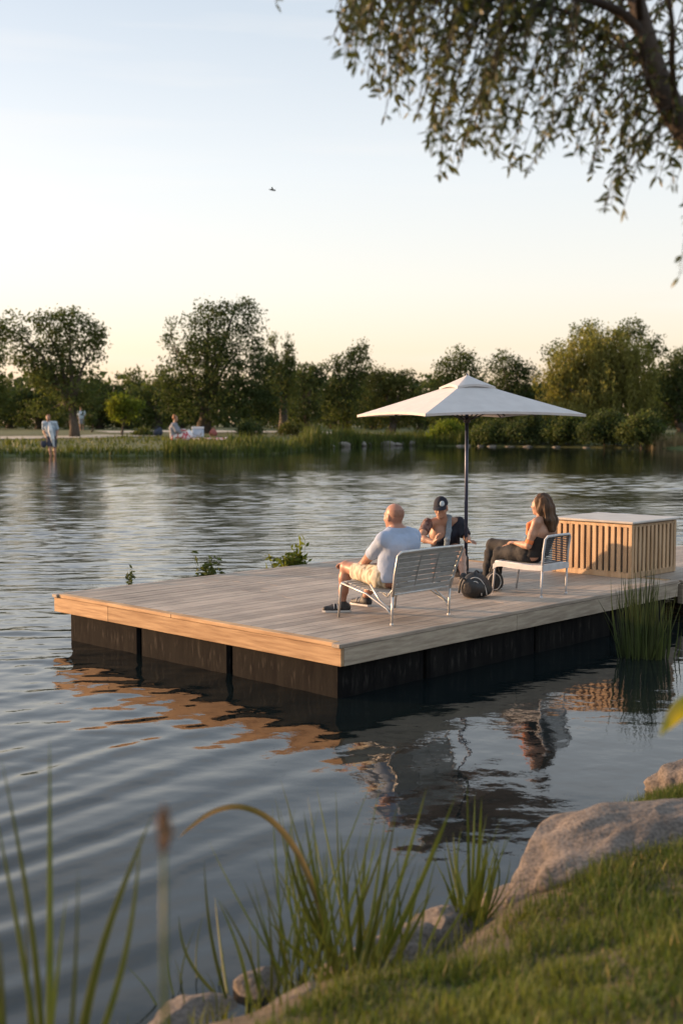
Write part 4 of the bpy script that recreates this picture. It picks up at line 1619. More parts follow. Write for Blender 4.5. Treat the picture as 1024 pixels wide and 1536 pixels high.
M_leafdark = leaf_mat('dark_green_leaves', (.042, .060, .024), (.074, .096, .038))
M_leafmid = leaf_mat('mid_green_leaves', (.060, .082, .028), (.105, .122, .042))
M_leafolive = leaf_mat('olive_leaves', (.070, .082, .026), (.115, .115, .036))
M_leafgold = leaf_mat('golden_willow_leaves', (.145, .145, .046), (.215, .20, .062), .4)
M_leaflime = leaf_mat('lime_leaves', (.12, .16, .025), (.19, .21, .04), .45)
M_bark = mat('bark', (.055, .042, .032), (.10, .08, .062), scale=3, rough=.9, stretch=(3, 3, .6), bump=.6)
LR = np.random.default_rng(21)


def leaf_cards(c, size, asp=.55, rng=LR, dirv=None, tone=None):
    """rhombic leaf cards, one per centre"""
    n = len(c)
    a = unit(rng.normal(size=(n, 3))) if dirv is None else unit(dirv + rng.normal(size=(n, 3)) * .35)
    b = unit(np.cross(a, rng.normal(size=(n, 3))))
    s = size * rng.uniform(.6, 1.35, n)[:, None]
    v = np.stack([c - a * s * .5, c + b * s * asp * .5 - a * s * .08, c + a * s * .5, c - b * s * asp * .5 - a * s * .08], 1).reshape(-1, 3)
    f = np.arange(4 * n).reshape(n, 4)
    t = np.ones(n) if tone is None else tone
    t = t * rng.uniform(.75, 1.25, n)
    return v, f, np.repeat(t, 4)


def crown_points(blobs, n, per, spread, rng=LR, shell=.45):
    """clump centres through the blobs (denser toward their outside), leaves round each clump"""
    B = np.array(blobs, float)
    vol = (B[:, 3] * B[:, 4] * B[:, 5]) ** .75
    m = max(1, n // per)
    k = rng.choice(len(B), m, p=vol / vol.sum())
    d = unit(rng.normal(size=(m, 3)))
    r = rng.random(m) ** shell
    c = B[k, :3] + d * r[:, None] * B[k, 3:]
    # notch the outline
    keep = vnoise(c / (spread * 4.2)) > -.38
    c = c[keep]
    tone = rng.uniform(.65, 1.3, len(c))
    pts = np.repeat(c, per, 0) + rng.normal(size=(len(c) * per, 3)) * spread * np.array([1, 1, .75])
    return pts, np.repeat(tone, per), c


def limb_tubes(m_, base, tips, r0, rng, wob=.08):
    """trunk that forks toward a set of crown points"""
    tips = np.asarray(tips)
    top = tips.mean(0)
    fork = base + (top - base) * .34 + np.array([rng.normal() * .2, 0, 0])
    H_ = np.linalg.norm(top - base)
    pts = [base - Zv * .3, base + Zv * .12 * H_ + rng.normal(size=3) * wob * .2, (base + fork) / 2 + rng.normal(size=3) * wob * H_ * .15, fork]
    m_.tube(pts, [r0 * 1.35, r0 * 1.02, r0 * .9, r0 * .78], 9)
    for q in tips:
        mid = fork + (q - fork) * .5 + np.array([0, 0, .10 * np.linalg.norm(q - fork)]) + rng.normal(size=3) * wob * H_ * .25
        m_.tube([fork - (fork - base) * .05, fork + (mid - fork) * .5 + rng.normal(size=3) * .02 * H_, mid, q], [r0 * .62, r0 * .45, r0 * .30, r0 * .10], 6)


def far_tree(name, label, cat, Y, bx, blobs, n, leaf, m, group=None, per=9, r0=None, droop=False, limbs=7, spread=None, seed=0, by=None):
    rng = np.random.default_rng(100 + seed)
    n, leaf = int(n * 1.6), leaf * .82
    k = Y / F
    x0 = at(bx, 640, Y)[0]
    z0 = float(far_ground(np.array([x0]), np.array([Y]))[0]) if by is None else by
    base = np.array([x0, Y, z0])
    W = []
    for b in blobs:
        c = at(b[0], b[1], Y)
        dy = rng.uniform(-.35, .35) * b[2] * k
        W.append([c[0], Y + dy, c[2], b[2] * k, b[2] * k * .85, b[3] * k])
    W = np.array(W)
    t = thing(name, label, cat, base, group)
    pts, tone, cl = crown_points(W, n, per, spread or leaf * 1.1, rng)
    ok = pts[:, 2] > z0 + .02
    pts, tone = pts[ok], tone[ok]
    if droop:
        # weeping shoots: strings of narrow leaves hanging from the clump points
        P, TT = [], []
        L_ = rng.uniform(.8, 2.6, len(cl)) * (Y / 130)
        for s_ in np.linspace(0, 1, 9):
            q = cl.copy()
            q[:, 2] -= L_ * s_
            q += rng.normal(size=q.shape) * leaf * .45
            P.append(q)
            TT.append(np.full(len(q), 1.0) * (1.1 - .25 * s_))
        P, TT = np.concatenate(P), np.concatenate(TT)
        ok = P[:, 2] > z0
        v, f, tn = leaf_cards(P[ok], leaf * 1.5, .34, rng, np.array([0, 0, -1.0]), TT[ok])
        v2, f2, tn2 = leaf_cards(pts[::2], leaf, .5, rng, None, tone[::2])
        m_ = MB().add(v, f, tn).add(v2, f2, tn2)
    else:
        v, f, tn = leaf_cards(pts, leaf, .6, rng, None, tone)
        m_ = MB().add(v, f, tn)
    m_.build('crown', m, t)
    m_ = MB()
    idx = rng.choice(len(W), min(limbs, len(W)), replace=False)
    limb_tubes(m_, base, W[idx, :3], r0 or 7 * k, rng)
    m_.build('trunk', M_bark, t, smooth=True)
    return t


far_tree('deciduous_tree', 'tall loose crowned tree at the left with a leaning dark trunk beside the pale path', 'tree', 121, 112,
         [(85, 525, 46, 44), (22, 492, 26, 30), (62, 482, 24, 22), (105, 482, 34, 22), (140, 520, 22, 34), (92, 572, 55, 36), (38, 535, 30, 24), (120, 595, 40, 30),
          (75, 612, 40, 22), (60, 560, 30, 25), (-5, 500, 25, 28), (148, 500, 14, 18)], 11500, .36, M_leafmid, r0=.46, seed=1)
far_tree('deciduous_tree', 'dark tree cut by the left edge of the picture', 'tree', 128, -42,
         [(-30, 540, 30, 40), (-20, 590, 40, 40), (-5, 530, 14, 14), (0, 545, 12, 10)], 4500, .36, M_leafmid, seed=2)
far_tree('broad_tree', 'biggest tree, broad dense dark crown behind the picnic', 'tree', 142, 306,
         [(330, 500, 44, 42), (285, 510, 42, 40), (375, 492, 24, 42), (312, 470, 22, 24), (352, 462, 24, 16), (262, 520, 20, 36), (340, 548, 78, 46), (278, 565, 44, 46),
          (388, 565, 40, 54), (330, 600, 84, 36), (398, 608, 34, 32), (260, 600, 28, 30), (372, 455, 10, 12)], 21000, .38, M_leafdark, r0=.8, seed=3)
far_tree('poplar', 'slender thin topped tree right of the biggest tree', 'tree', 152, 425,
         [(410, 515, 9, 20), (431, 522, 9, 22), (425, 550, 18, 24), (408, 545, 10, 20), (428, 585, 24, 30), (436, 545, 8, 14)], 4200, .34, M_leafmid, seed=4)
far_tree('broad_tree', 'low dark rounded tree between the slender tree and the twin topped tree', 'tree', 172, 462,
         [(462, 585, 38, 32), (450, 562, 26, 16), (475, 560, 20, 18), (460, 615, 44, 25)], 6000, .42, M_leafdark, seed=5)
far_tree('deciduous_tree', 'twin topped open tree in the middle of the far bank', 'tree', 150, 520,
         [(543, 525, 13, 17), (526, 540, 15, 18), (505, 548, 15, 16), (520, 580, 32, 32), (545, 560, 16, 26), (520, 615, 36, 28), (498, 600, 20, 28)], 7500, .36, M_leafmid, seed=6)
far_tree('round_tree', 'rounded olive green tree left of the parasol canopy', 'tree', 140, 585,
         [(585, 590, 44, 34), (570, 568, 26, 18), (605, 575, 26, 20), (585, 615, 50, 28), (628, 600, 18, 22)], 8500, .34, M_leafolive, seed=7)
far_tree('deciduous_tree', 'ragged topped green tree directly behind the parasol top', 'tree', 150, 685,
         [(690, 538, 24, 20), (668, 555, 22, 20), (710, 548, 18, 22), (690, 585, 48, 36), (655, 590, 26, 30), (690, 620, 55, 28)], 8500, .37, M_leafmid, seed=8)
far_tree('deciduous_tree', 'dark tree between the parasol top and the golden willow', 'tree', 156, 765,
         [(752, 545, 22, 18), (775, 548, 20, 20), (760, 580, 42, 34), (795, 575, 22, 30), (765, 618, 55, 32)], 8500, .38, M_leafdark, seed=9)
far_tree('weeping_willow', 'large golden weeping willow lit by the low sun at the right', 'tree', 139, 900,
         [(908, 512, 52, 30), (865, 545, 46, 38), (945, 540, 44, 40), (900, 580, 66, 45), (832, 575, 34, 30), (960, 590, 32, 40), (870, 615, 60, 30)], 13000, .40, M_leafgold, droop=True, r0=1.0, seed=10)
far_tree('deciduous_tree', 'dark crowned tree showing over the top of the golden willow', 'tree', 160, 900,
         [(835, 530, 24, 20), (880, 500, 28, 18), (945, 498, 26, 20), (975, 525, 24, 26), (900, 560, 70, 50)], 9000, .40, M_leafmid, seed=11)
far_tree('deciduous_tree', 'dark tree cut by the right edge of the picture', 'tree', 145, 1022,
         [(1008, 560, 24, 32), (1030, 545, 26, 28), (1025, 600, 46, 46), (990, 600, 24, 40)], 7500, .38, M_leafdark, seed=12)

# tree line further back: two proto trees copied
line_a = far_tree('woodland_tree', 'dark tree in the distant tree line behind the lawn', 'tree', 190, 60,
                  [(60, 590, 38, 26), (40, 605, 30, 22), (80, 605, 34, 24), (60, 625, 46, 20), (66, 572, 20, 14)], 4200, .55, M_leafdark, group='trees of the distant tree line', seed=13)
line_b = far_tree('woodland_tree', 'dark tree in the distant tree line behind the lawn', 'tree', 196, 190,
                  [(190, 585, 34, 28), (172, 600, 30, 24), (210, 598, 32, 26), (190, 622, 44, 22), (200, 566, 16, 14)], 4200, .55, M_leafmid, group='trees of the distant tree line', seed=14)


def copy_tree(o, loc, rz, sc):
    c = o.copy()
    COL.objects.link(c)
    c.location = loc
    c.rotation_euler = (0, 0, rz)
    c.scale = (sc, sc, sc * random.uniform(.9, 1.1))
    for ch in o.children:
        d = ch.copy()
        COL.objects.link(d)
        d.parent = c
    return c


for i, (px, Yq, sc) in enumerate([(-20, 185, 1.0), (15, 200, .85), (110, 188, .8), (150, 195, .9), (235, 186, 1.0), (270, 205, .9), (420, 198, .95), (500, 205, .85),
                                  (560, 200, .7), (630, 190, .75), (700, 205, .9), (800, 200, .9), (850, 190, .85), (985, 200, 1.15), (1050, 192, 1.2)]):
    src = line_a if i % 2 else line_b
    p = at(px, 640, Yq)
    copy_tree(src, (p[0], Yq, float(far_ground(np.array([p[0]]), np.array([Yq]))[0])), random.uniform(0, 6.28), sc)

# far-off wood closing the gaps
rng = np.random.default_rng(77)
n = 15000
xw = rng.uniform(-110, 110, n)
yw = rng.uniform(225, 262, n)
hw = 8.0 + 4.0 * vnoise(np.stack([xw * .09, yw * .05, 0 * xw], -1)) + 1.5 * vnoise(np.stack([xw * .4, yw * .3, 0 * xw], -1))
zw = 1.5 + rng.random(n) ** .7 * hw
v, f, tn = leaf_cards(np.stack([xw, yw, zw], 1), 1.5, .7, rng)
o = MB().add(v, f, tn).build('distant_wood', M_leafdark)
tag(o, 'dark far-off wood behind the lake trees', 'woodland', kind='stuff')

# shrubs and small trees near the far shore
far_tree('young_tree', 'small bright lime green tree standing alone on the lawn', 'tree', 128, 183,
         [(182, 605, 19, 17), (172, 612, 12, 16), (198, 606, 14, 12), (185, 622, 18, 12), (206, 604, 9, 8)], 2600, .30, M_leaflime, limbs=5, r0=.14, spread=.3, seed=15)
far_tree('sapling', 'dark leafed sapling with a thin stem right of the standing distant person', 'tree', 150, 138,
         [(138, 628, 9, 9), (134, 634, 7, 7)], 700, .28, M_leafdark, limbs=2, r0=.12, spread=.25, seed=16)
far_tree('shrub', 'bright green willow shrub at the waterline left of the parasol pole', 'shrub', 127.5, 672,
         [(672, 650, 28, 20), (655, 656, 16, 14), (692, 655, 18, 16), (672, 640, 16, 10)], 5200, .30, M_leaflime, limbs=4, r0=.12, droop=True, seed=17)
for i, (px, w_, h_, m, lb) in enumerate([(742, 34, 24, M_leafmid, 'low dark waterside shrub right behind the parasol pole'),
                                         (797, 40, 34, M_leafdark, 'wide dark waterside shrub below the right corner of the parasol'),
                                         (852, 38, 30, M_leafmid, 'green waterside shrub under the left side of the golden willow'),
                                         (908, 40, 34, M_leafdark, 'dark waterside shrub under the middle of the golden willow'),
                                         (962, 36, 32, M_leafmid, 'green waterside shrub under the right side of the golden willow')]):
    Ys = float(np.interp(at(px, 640, 124)[0], FAR[:, 0], FAR[:, 1])) + 1.6
    far_tree('shrub', lb, 'shrub', Ys, px, [(px, 664 - h_ * .55, w_, h_ * .7), (px - w_ * .5, 662 - h_ * .4, w_ * .6, h_ * .5), (px + w_ * .5, 663 - h_ * .4, w_ * .6, h_ * .5), (px + 5, 664 - h_ * 1.1, w_ * .5, h_ * .4)],
             4200, .32, m, limbs=4, r0=.12, seed=20 + i)
for i, (px, py, w_, h_, lb) in enumerate([(375, 640, 18, 14, 'round dark shrub at the foot of the biggest tree on its right'), (440, 640, 24, 12, 'low grassy green shrub behind the middle reeds'),
                                          (215, 648, 12, 8, 'small low shrub left of the far picnic')]):
    far_tree('shrub', lb, 'shrub', 126 + 2 * i, px, [(px, py + 4, w_, h_), (px - w_ * .5, py + 8, w_ * .6, h_ * .6), (px + w_ * .5, py + 8, w_ * .6, h_ * .6)], 1800, .3, [M_leafdark, M_leafolive, M_leafmid][i], limbs=3, r0=.1, seed=30 + i)


def blades(P, hgt, wid, lean, rng, seg=3, bend=.5):
    """tapered blades of grass; P roots (n,3)"""
    n = len(P)
    th = rng.random(n) * 2 * PI
    d = np.stack([np.cos(th), np.sin(th), 0 * th], 1)
    w_ = np.stack([-np.sin(th + rng.normal(0, .6, n)), np.cos(th), 0 * th], 1)
    ln = np.abs(rng.normal(0, lean, n))
    V = []
    for s_ in range(seg):
        t_ = s_ / seg
        c = P + Zv * (hgt * t_ * (1 - .25 * ln * t_))[:, None] + d * (hgt * ln * (t_ * (1 - bend) + bend * t_ * t_))[:, None]
        ww = (wid * (1 - t_ ** 1.6))[:, None] * .5
        V += [c - w_ * ww, c + w_ * ww]
    V.append(P + Zv * (hgt * (1 - .25 * ln))[:, None] + d * (hgt * ln)[:, None])
    k = 2 * seg + 1
    V = np.stack(V, 1).reshape(-1, 3)
    b = (np.arange(n) * k)[:, None]
    q = np.concatenate([b + np.array([2 * s_, 2 * s_ + 1, 2 * s_ + 3, 2 * s_ + 2]) for s_ in range(seg - 1)])
    tr = b + np.array([2 * seg - 2, 2 * seg - 1, 2 * seg])
    return V, q, tr, k


def grass_stuff(name, label, cat, P, hgt, wid, lean, m, rng, tone=None, seg=3):
    V, q, tr, k = blades(P, hgt, wid, lean, rng, seg)
    tn = np.ones(len(P)) if tone is None else tone
    m_ = MB()
    m_.v.append(V); m_.f += [q, tr]; m_.t.append(np.repeat(tn, k)); m_.n = len(V)
    return tag(m_.build(name, m), label, cat, kind='stuff')


M_reed = mat('reed_leaves', (.058, .088, .020), (.105, .125, .036), scale=.3, rough=.6, trans=.35, tone=True, spec=.25, tcol=(1.4, 1.3, .6))
M_tan = mat('dry_reeds', (.22, .17, .08), (.32, .25, .13), scale=.4, rough=.7, trans=.3, tone=True)
rng = np.random.default_rng(5)


def shore_pts(n, x0, x1, d0, d1):
    x = rng.uniform(x0, x1, n)
    y = np.interp(x, FAR[:, 0], FAR[:, 1]) + d0 + (d1 - d0) * rng.random(n)
    return np.stack([x, y, far_ground(x, y) - .05], 1)


P = np.concatenate([shore_pts(5200, -13, 9, -.6, 7), shore_pts(2600, -60, -13, -.2, 2.5), shore_pts(800, 6, 14, 0, 3)])
dens = .55 + .9 * np.clip(vnoise(P * .22) + .3, 0, 1)
hg = rng.uniform(.7, 1.5, len(P)) * dens * np.where(P[:, 0] < -13, .5, 1.15)
grass_stuff('reed_bed', 'band of green reeds along the far waterline', 'reeds', P, hg, rng.uniform(.05, .10, len(P)) * 1.5, .28, M_reed, rng, rng.uniform(.6, 1.3, len(P)))
P = shore_pts(9000, -70, 40, 2, 34)
hg = rng.uniform(.2, .5, len(P)) * (.6 + .8 * np.clip(vnoise(P * .15) + .4, 0, 1.3))
onp = (np.abs(P[:, 1] - np.interp(P[:, 0], [-90, -45, -33, -27, -22, -21], [113, 115, 117, 120, 127, 300])) < 4.5)
P, hg = P[~onp], hg[~onp]
grass_stuff('meadow_grass', 'tufted lawn and meadow grass of the far bank', 'grass', P, hg, np.full(len(P), .16), .5, M_reed, rng, rng.uniform(.6, 1.25, len(P)))
xr = at(1005, 665, 114)[0]
P = np.stack([rng.uniform(xr - 2.2, xr + 6, 1400), rng.uniform(112.5, 116, 1400), np.full(1400, -.2)], 1)
grass_stuff('dry_reed_bed', 'tan dry reeds at the right end of the far shore', 'reeds', P, rng.uniform(.8, 2.0, 1400), np.full(1400, .10), .15, M_tan, rng, rng.uniform(.7, 1.2, 1400))

# shore stones on the far bank
M_stone = mat('pale_shore_stone', (.16, .148, .13), (.25, .23, .205), scale=2.5, rough=.85, bump=.4)


def rock_mesh(c, r, seed, n=16, rough_=.16, flat=.0, ax=None, fr=1.0):
    th = np.linspace(0, PI, n)
    ph = np.linspace(0, 2 * PI, 2 * n, endpoint=False)
    o = np.array([[math.sin(t) * math.cos(p), math.sin(t) * math.sin(p), math.cos(t)] for t in th for p in ph])
    o = np.sign(o) * np.abs(o) ** .85
    o = o / np.max(np.abs(o))
    d = 1 + rough_ * fbm(o * 1.3 * fr + seed * 7.7, 4) + rough_ * .45 * fbm(o * 4.5 * fr + seed * 3.1, 3)
    # knock facets off
    rg = np.random.default_rng(seed)
    P_ = o * d[:, None]
    for q in range(7):
        nn = unit(rg.normal(size=3))
        lim = rg.uniform(.62, .85)
        e = P_ @ nn - lim
        P_ = P_ - np.where(e > 0, e, 0)[:, None] * nn * .85
    o = P_ * np.asarray(r)
    if ax is not None:
        o = o @ np.asarray(ax)
    k = 2 * n
    f = [(i * k + j, (i + 1) * k + j, (i + 1) * k + (j + 1) % k, i * k + (j + 1) % k) for i in range(n - 1) for j in range(k)]
    return o + np.asarray(c), f


rg = np.random.default_rng(9)
first = None
for i, px in enumerate([500, 514, 528, 541, 553, 566, 578, 592, 606, 618, 690, 704, 722, 741, 765, 800, 838, 880]):
    x = at(px, 665, 126)[0]
    Ys = float(np.interp(x, FAR[:, 0], FAR[:, 1]))
    k = Ys / F
    x = at(px, 665, Ys)[0]
    big = px < 630
    w_, h_ = (rg.uniform(5, 12), rg.uniform(3, 7)) if big else (rg.uniform(3, 9), rg.uniform(1.2, 2.8))
    c = np.array([x + rg.normal(0, .3), Ys + .2 + rg.normal(0, .25), .14 if big else .02])
    v, f = rock_mesh((0, 0, 0), (w_ * k, .5, h_ * k * .8), 40 + i, n=9)
    o = MB().add(v, f).build('shore_stone', M_stone, smooth=True)
    o.location = c
    tag(o, 'pale stone in the row along the far waterline in front of the middle reeds' if big else 'low pale stone at the far waterline under the right shrubs', 'stone',
        'stones in the row at the far waterline' if big else 'low stones under the right shrubs')

# ------------------------------------------------------------------ plants in the water behind the dock
M_wplant = leaf_mat('waterside_leaves', (.09, .12, .025), (.15, .17, .035), .4, 6)


def leafy_plant(name, label, base, h_, w_, n, leaf, m, seed):
    rng = np.random.default_rng(seed)
    t = thing(name, label, 'plant', base)
    m_, s_ = MB(), MB()
    for i in range(n):
        a = rng.random() * 6.28
        tip = base + np.array([math.cos(a) * w_ * rng.random(), math.sin(a) * w_ * .6 * rng.random(), h_ * rng.uniform(.55, 1)])
        mid = (base + tip) / 2 + rng.normal(size=3) * .02
        s_.tube([base + rng.normal(size=3) * .02 * np.array([1, 1, 0]), mid, tip], [.004, .003, .0015], 5)
        k = 26
        tt = rng.uniform(.25, 1.0, k)
        c = np.array([np.array([np.interp(q, [0, .5, 1], [base[d], mid[d], tip[d]]) for d in range(3)]) for q in tt])
        dv = unit(np.stack([rng.normal(size=k), rng.normal(size=k), rng.normal(size=k) * .4 + .2], 1))
        v, f, tn = leaf_cards(c + dv * leaf * .45, leaf, .42, rng, dv)
        m_.add(v, f, tn)
    m_.build('leaves', m, t)
    s_.build('stems', M_reed, t)
    return t


def behind(px, off=.18):
    """a spot in the water just behind the dock's far-left edge, seen above it"""
    d = ray(px, 850)
    for s_ in np.linspace(0, 1, 400):
        q = D(s_ * LU, LV + off)
        if abs((q[0]) / q[1] - d[0] / d[1]) < .0015:
            return np.array([q[0], q[1], -.05])
    return np.array([q[0], q[1], -.05])


p = behind(314)
leafy_plant('water_plant', 'small dark green leafy plant behind the far edge of the dock', p, .84, .20, 22, .085, leaf_mat('dark_waterside_leaves', (.05, .075, .02), (.08, .10, .03), .3, 6), 1)
p = behind(432)
t = leafy_plant('water_plant', 'bright yellow green bushy plant behind the far edge of the dock', p, .72, .36, 44, .095, M_wplant, 2)
p = behind(447)
leafy_plant('water_plant', 'taller bright green plant at the right end of the plants behind the dock', p, .92, .14, 18, .10, M_wplant, 3)
p = behind(197)
leafy_plant('water_plant', 'tiny dark sprig behind the left corner of the dock', p, .74, .06, 7, .06, M_leafdark, 4)

# ------------------------------------------------------------------ bird
b = at(409, 285, 45)
t = thing('bird', 'small dark bird flying in the open sky', 'bird', b)
M_bird = mat('dark_feathers', (.03, .03, .035), (.06, .055, .05), rough=.8)
s = SDF(.02)
s.cap(b + np.array([-.07, 0, .012]), b + np.array([.05, 0, -.01]), .022, .030).cap(b + np.array([.05, 0, -.01]), b + np.array([.085, 0, -.008]), .020, .022)
s.cap(b + np.array([.10, 0, -.008]), b + np.array([.125, 0, -.012]), .008, .003)
s.cap(b + np.array([-.07, 0, .012]), b + np.array([-.14, 0, .022]), .016, .010)
sdf_obj('body', s, .006, M_bird, t)
for sg in (-1, 1):
    m_ = MB()
    rows = []
    for q in np.linspace(0, 1, 7):
        ch = .07 * (1 - q) ** .6 + .01
        z = .03 * math.sin(q * PI * .6) + (.06 if sg > 0 else .045) * q
        rows.append([b + np.array([.03 - .05 * q * q - c_ * ch, sg * (.02 + .17 * q), z - .003 * c_]) for c_ in np.linspace(0, 1, 4)])
    T_ = np.array(rows)
    v, f = grid_mesh(T_[..., 0], T_[..., 1], T_[..., 2])
    m_.add(v, f).add(v - Zv * .004, f[:, ::-1])
    m_.build('wing', M_bird, t, smooth=True)

# ------------------------------------------------------------------ near bank: boulders
M_granite = mat('pink_granite', (.095, .083, .075), (.205, .178, .158), scale=3.2, rough=.85, bump=.75, bscale=34, detail=12, lo=.3, hi=.7)
nt = M_granite.node_tree
vor = nt.nodes.new('ShaderNodeTexNoise')
vor.inputs['Scale'].default_value = 60
vor.inputs['Detail'].default_value = 3
tcn = [q for q in nt.nodes if q.type == 'TEX_COORD'][0]
nt.links.new(tcn.outputs['Object'], vor.inputs['Vector'])
sp_r = nt.nodes.new('ShaderNodeValToRGB')
sp_r.color_ramp.elements[0].position = .36
sp_r.color_ramp.elements[0].color = (.45, .42, .40, 1)
sp_r.color_ramp.elements[1].position = .60
sp_r.color_ramp.elements[1].color = (1.15, 1.1, 1.05, 1)
nt.links.new(vor.outputs['Fac'], sp_r.inputs['Fac'])
mxg = nt.nodes.new('ShaderNodeMix')
mxg.data_type = 'RGBA'
mxg.blend_type = 'MULTIPLY'
mxg.inputs[0].default_value = .8
rampg = [q for q in nt.nodes if q.type == 'VALTORGB' and q != sp_r][0]
nt.links.new(rampg.outputs['Color'], mxg.inputs[6])
nt.links.new(sp_r.outputs['Color'], mxg.inputs[7])
nt.links.new(mxg.outputs[2], nt.nodes['Principled BSDF'].inputs['Base Color'])


def boulder(c, r, seed, label, rotz=0.0, n=42, rough_=.13, tilt=0.0):
    ca, sa = math.cos(rotz), math.sin(rotz)
    ax = np.array([[ca, sa, 0], [-sa, ca, math.sin(tilt)], [0, 0, 1.0]])
    v, f = rock_mesh((0, 0, 0), r, seed, n, rough_, ax=ax)
    o = MB().add(v, f).build('boulder', M_granite, smooth=True)
    o.location = tuple(c)
    return tag(o, label, 'boulder', 'granite boulders along the near bank')


boulder((1.58, 5.95, .04), (.98, .52, .36), 5, 'largest granite boulder, long and smooth topped, at the right above the grass', .42, tilt=0)
boulder((2.36, 7.55, -.02), (.46, .34, .26), 12, 'sunlit granite boulder at the right edge behind the largest one', .5)
boulder((.48, 5.38, -.04), (.21, .16, .15), 23, 'small mottled boulder between the two reed clumps at the bank', .6)
boulder((-.12, 4.56, .03), (.24, .17, .13), 31, 'flat topped boulder at the lower edge left of the grass', .2)
boulder((.30, 5.20, -.02), (.19, .14, .13), 66, 'low stone between the middle reed clump and the small mottled boulder', .7, 24)
boulder((.14, 5.02, -.01), (.27, .17, .16), 37, 'low boulder at the waterline behind the middle reed clump', .5)
boulder((-.64, 4.62, -.07), (.32, .20, .11), 44, 'low wide boulder at the bottom edge left of the flat topped one', .25)
boulder((-.34, 4.86, -.02), (.16, .11, .08), 52, 'small wet stone between the low boulders at the bottom waterline', .9, 24)
boulder((.80, 5.60, .0), (.20, .15, .15), 58, 'small stone tucked against the left end of the largest boulder', .3, 24)

# ------------------------------------------------------------------ lawn of the near bank
M_lawn = mat('lawn_blades', (.066, .108, .022), (.125, .148, .036), scale=2.2, rough=.55, trans=.35, tone=True, spec=.3, lo=.35, hi=.7, tcol=(1.4, 1.3, .6))
rng = np.random.default_rng(31)
n = 250000
P = np.stack([rng.uniform(-.3, 5.2, n), rng.uniform(2.5, 8.6, n)], 1)
d = seg_dist(P, NEAR)
ed = np.where(P[:, 0] < .7, .47, .30) + .10 * vnoise(np.stack([P[:, 0] * 3, P[:, 1] * 3, 0 * P[:, 0]], -1))
ok = (d > ed) & (rng.random(n) < np.clip((d - ed) / .12, .15, 1))
inv = (np.abs(P[:, 0]) / P[:, 1] < .85)
ok &= inv
P = P[ok]
gz = near_ground(P[:, 0], P[:, 1])
P = np.stack([P[:, 0], P[:, 1], gz - .008], 1)
tuft = vnoise(np.stack([P[:, 0] * 5, P[:, 1] * 5, 0 * P[:, 0]], -1))
hg = rng.uniform(.035, .085, len(P)) * (1 + .55 * tuft)
tn = rng.uniform(.6, 1.3, len(P)) * (1 + .25 * vnoise(np.stack([P[:, 0] * 1.6, P[:, 1] * 1.6, 0 * P[:, 0] + 4], -1)))
grass_stuff('lawn', 'green lawn grass of the near bank', 'grass', P, hg, rng.uniform(.004, .0075, len(P)), .45, M_lawn, rng, tn)
M_dry = mat('dry_blades', (.22, .17, .07), (.32, .25, .12), scale=3, rough=.7, trans=.3, tone=True)
q = rng.choice(len(P), 5000)
grass_stuff('dry_grass', 'straw coloured blades among the near lawn', 'grass', P[q], hg[q] * 1.2, np.full(len(q), .005), .5, M_dry, rng, rng.uniform(.6, 1.2, len(q)))
# rough bank growth by the stones
n = 2600
Pr = np.stack([rng.uniform(-1.0, 1.6, n), rng.uniform(4.2, 6.6, n)], 1)
d = seg_dist(Pr, NEAR)
Pr = Pr[(d > .08) & (d < .55)]
Pr = np.stack([Pr[:, 0], Pr[:, 1], near_ground(Pr[:, 0], Pr[:, 1]) - .01], 1)
grass_stuff('bank_grass', 'rough grass between the stones of the near bank', 'grass', Pr, rng.uniform(.05, .16, len(Pr)), np.full(len(Pr), .006), .45, M_lawn, rng, rng.uniform(.5, 1.1, len(Pr)))

# ------------------------------------------------------------------ reed clumps
M_cattail = mat('cattail_leaves', (.075, .11, .020), (.17, .19, .04), scale=3, rough=.42, trans=.30, tone=True, stretch=(1, 1, .5), spec=.5, tcol=(1.4, 1.3, .5))
M_seed = mat('brown_seed_head', (.20, .115, .06), (.30, .19, .11), scale=40, rough=.95, bump=.8, bscale=150)


def leaf_blade(m_, base, tip, wid, bow=0.0, side=None, tone=1.0, seg=16, tipdrop=None, fold=.35):
    """one long leaf: folded ribbon from base to tip, bowed, optionally arching over at its end"""
    base, tip = np.asarray(base, float), np.asarray(tip, float)
    L_ = np.linalg.norm(tip - base)
    side = unit(np.cross(tip - base, [0, 1, 0])) if side is None else unit(side)
    pts, t = [], np.linspace(0, 1, seg)
    for q in t:
        p = base + (tip - base) * q + side * bow * L_ * math.sin(PI * q) * .5
        if tipdrop is not None:
            p = p + np.asarray(tipdrop) * max(0, q - .45) ** 2 * 3.3
        pts.append(p)
    pts = np.array(pts)
    tg = unit(np.gradient(pts, axis=0))
    wv = unit(np.cross(tg, np.array([.25, 1, .1])))
    nv = np.cross(wv, tg)
    w_ = wid * np.minimum(1, (.55 + t * 1.6)) * (1 - t ** 2.4) + .0004
    V = np.concatenate([pts - wv * w_[:, None] * .5 + nv * w_[:, None] * fold * .5, pts, pts + wv * w_[:, None] * .5 + nv * w_[:, None] * fold * .5])
    f = []
    for i in range(seg - 1):
        f += [(i, i + 1, seg + i + 1, seg + i), (seg + i, seg + i + 1, 2 * seg + i + 1, 2 * seg + i)]
    m_.add(V, f, tone)


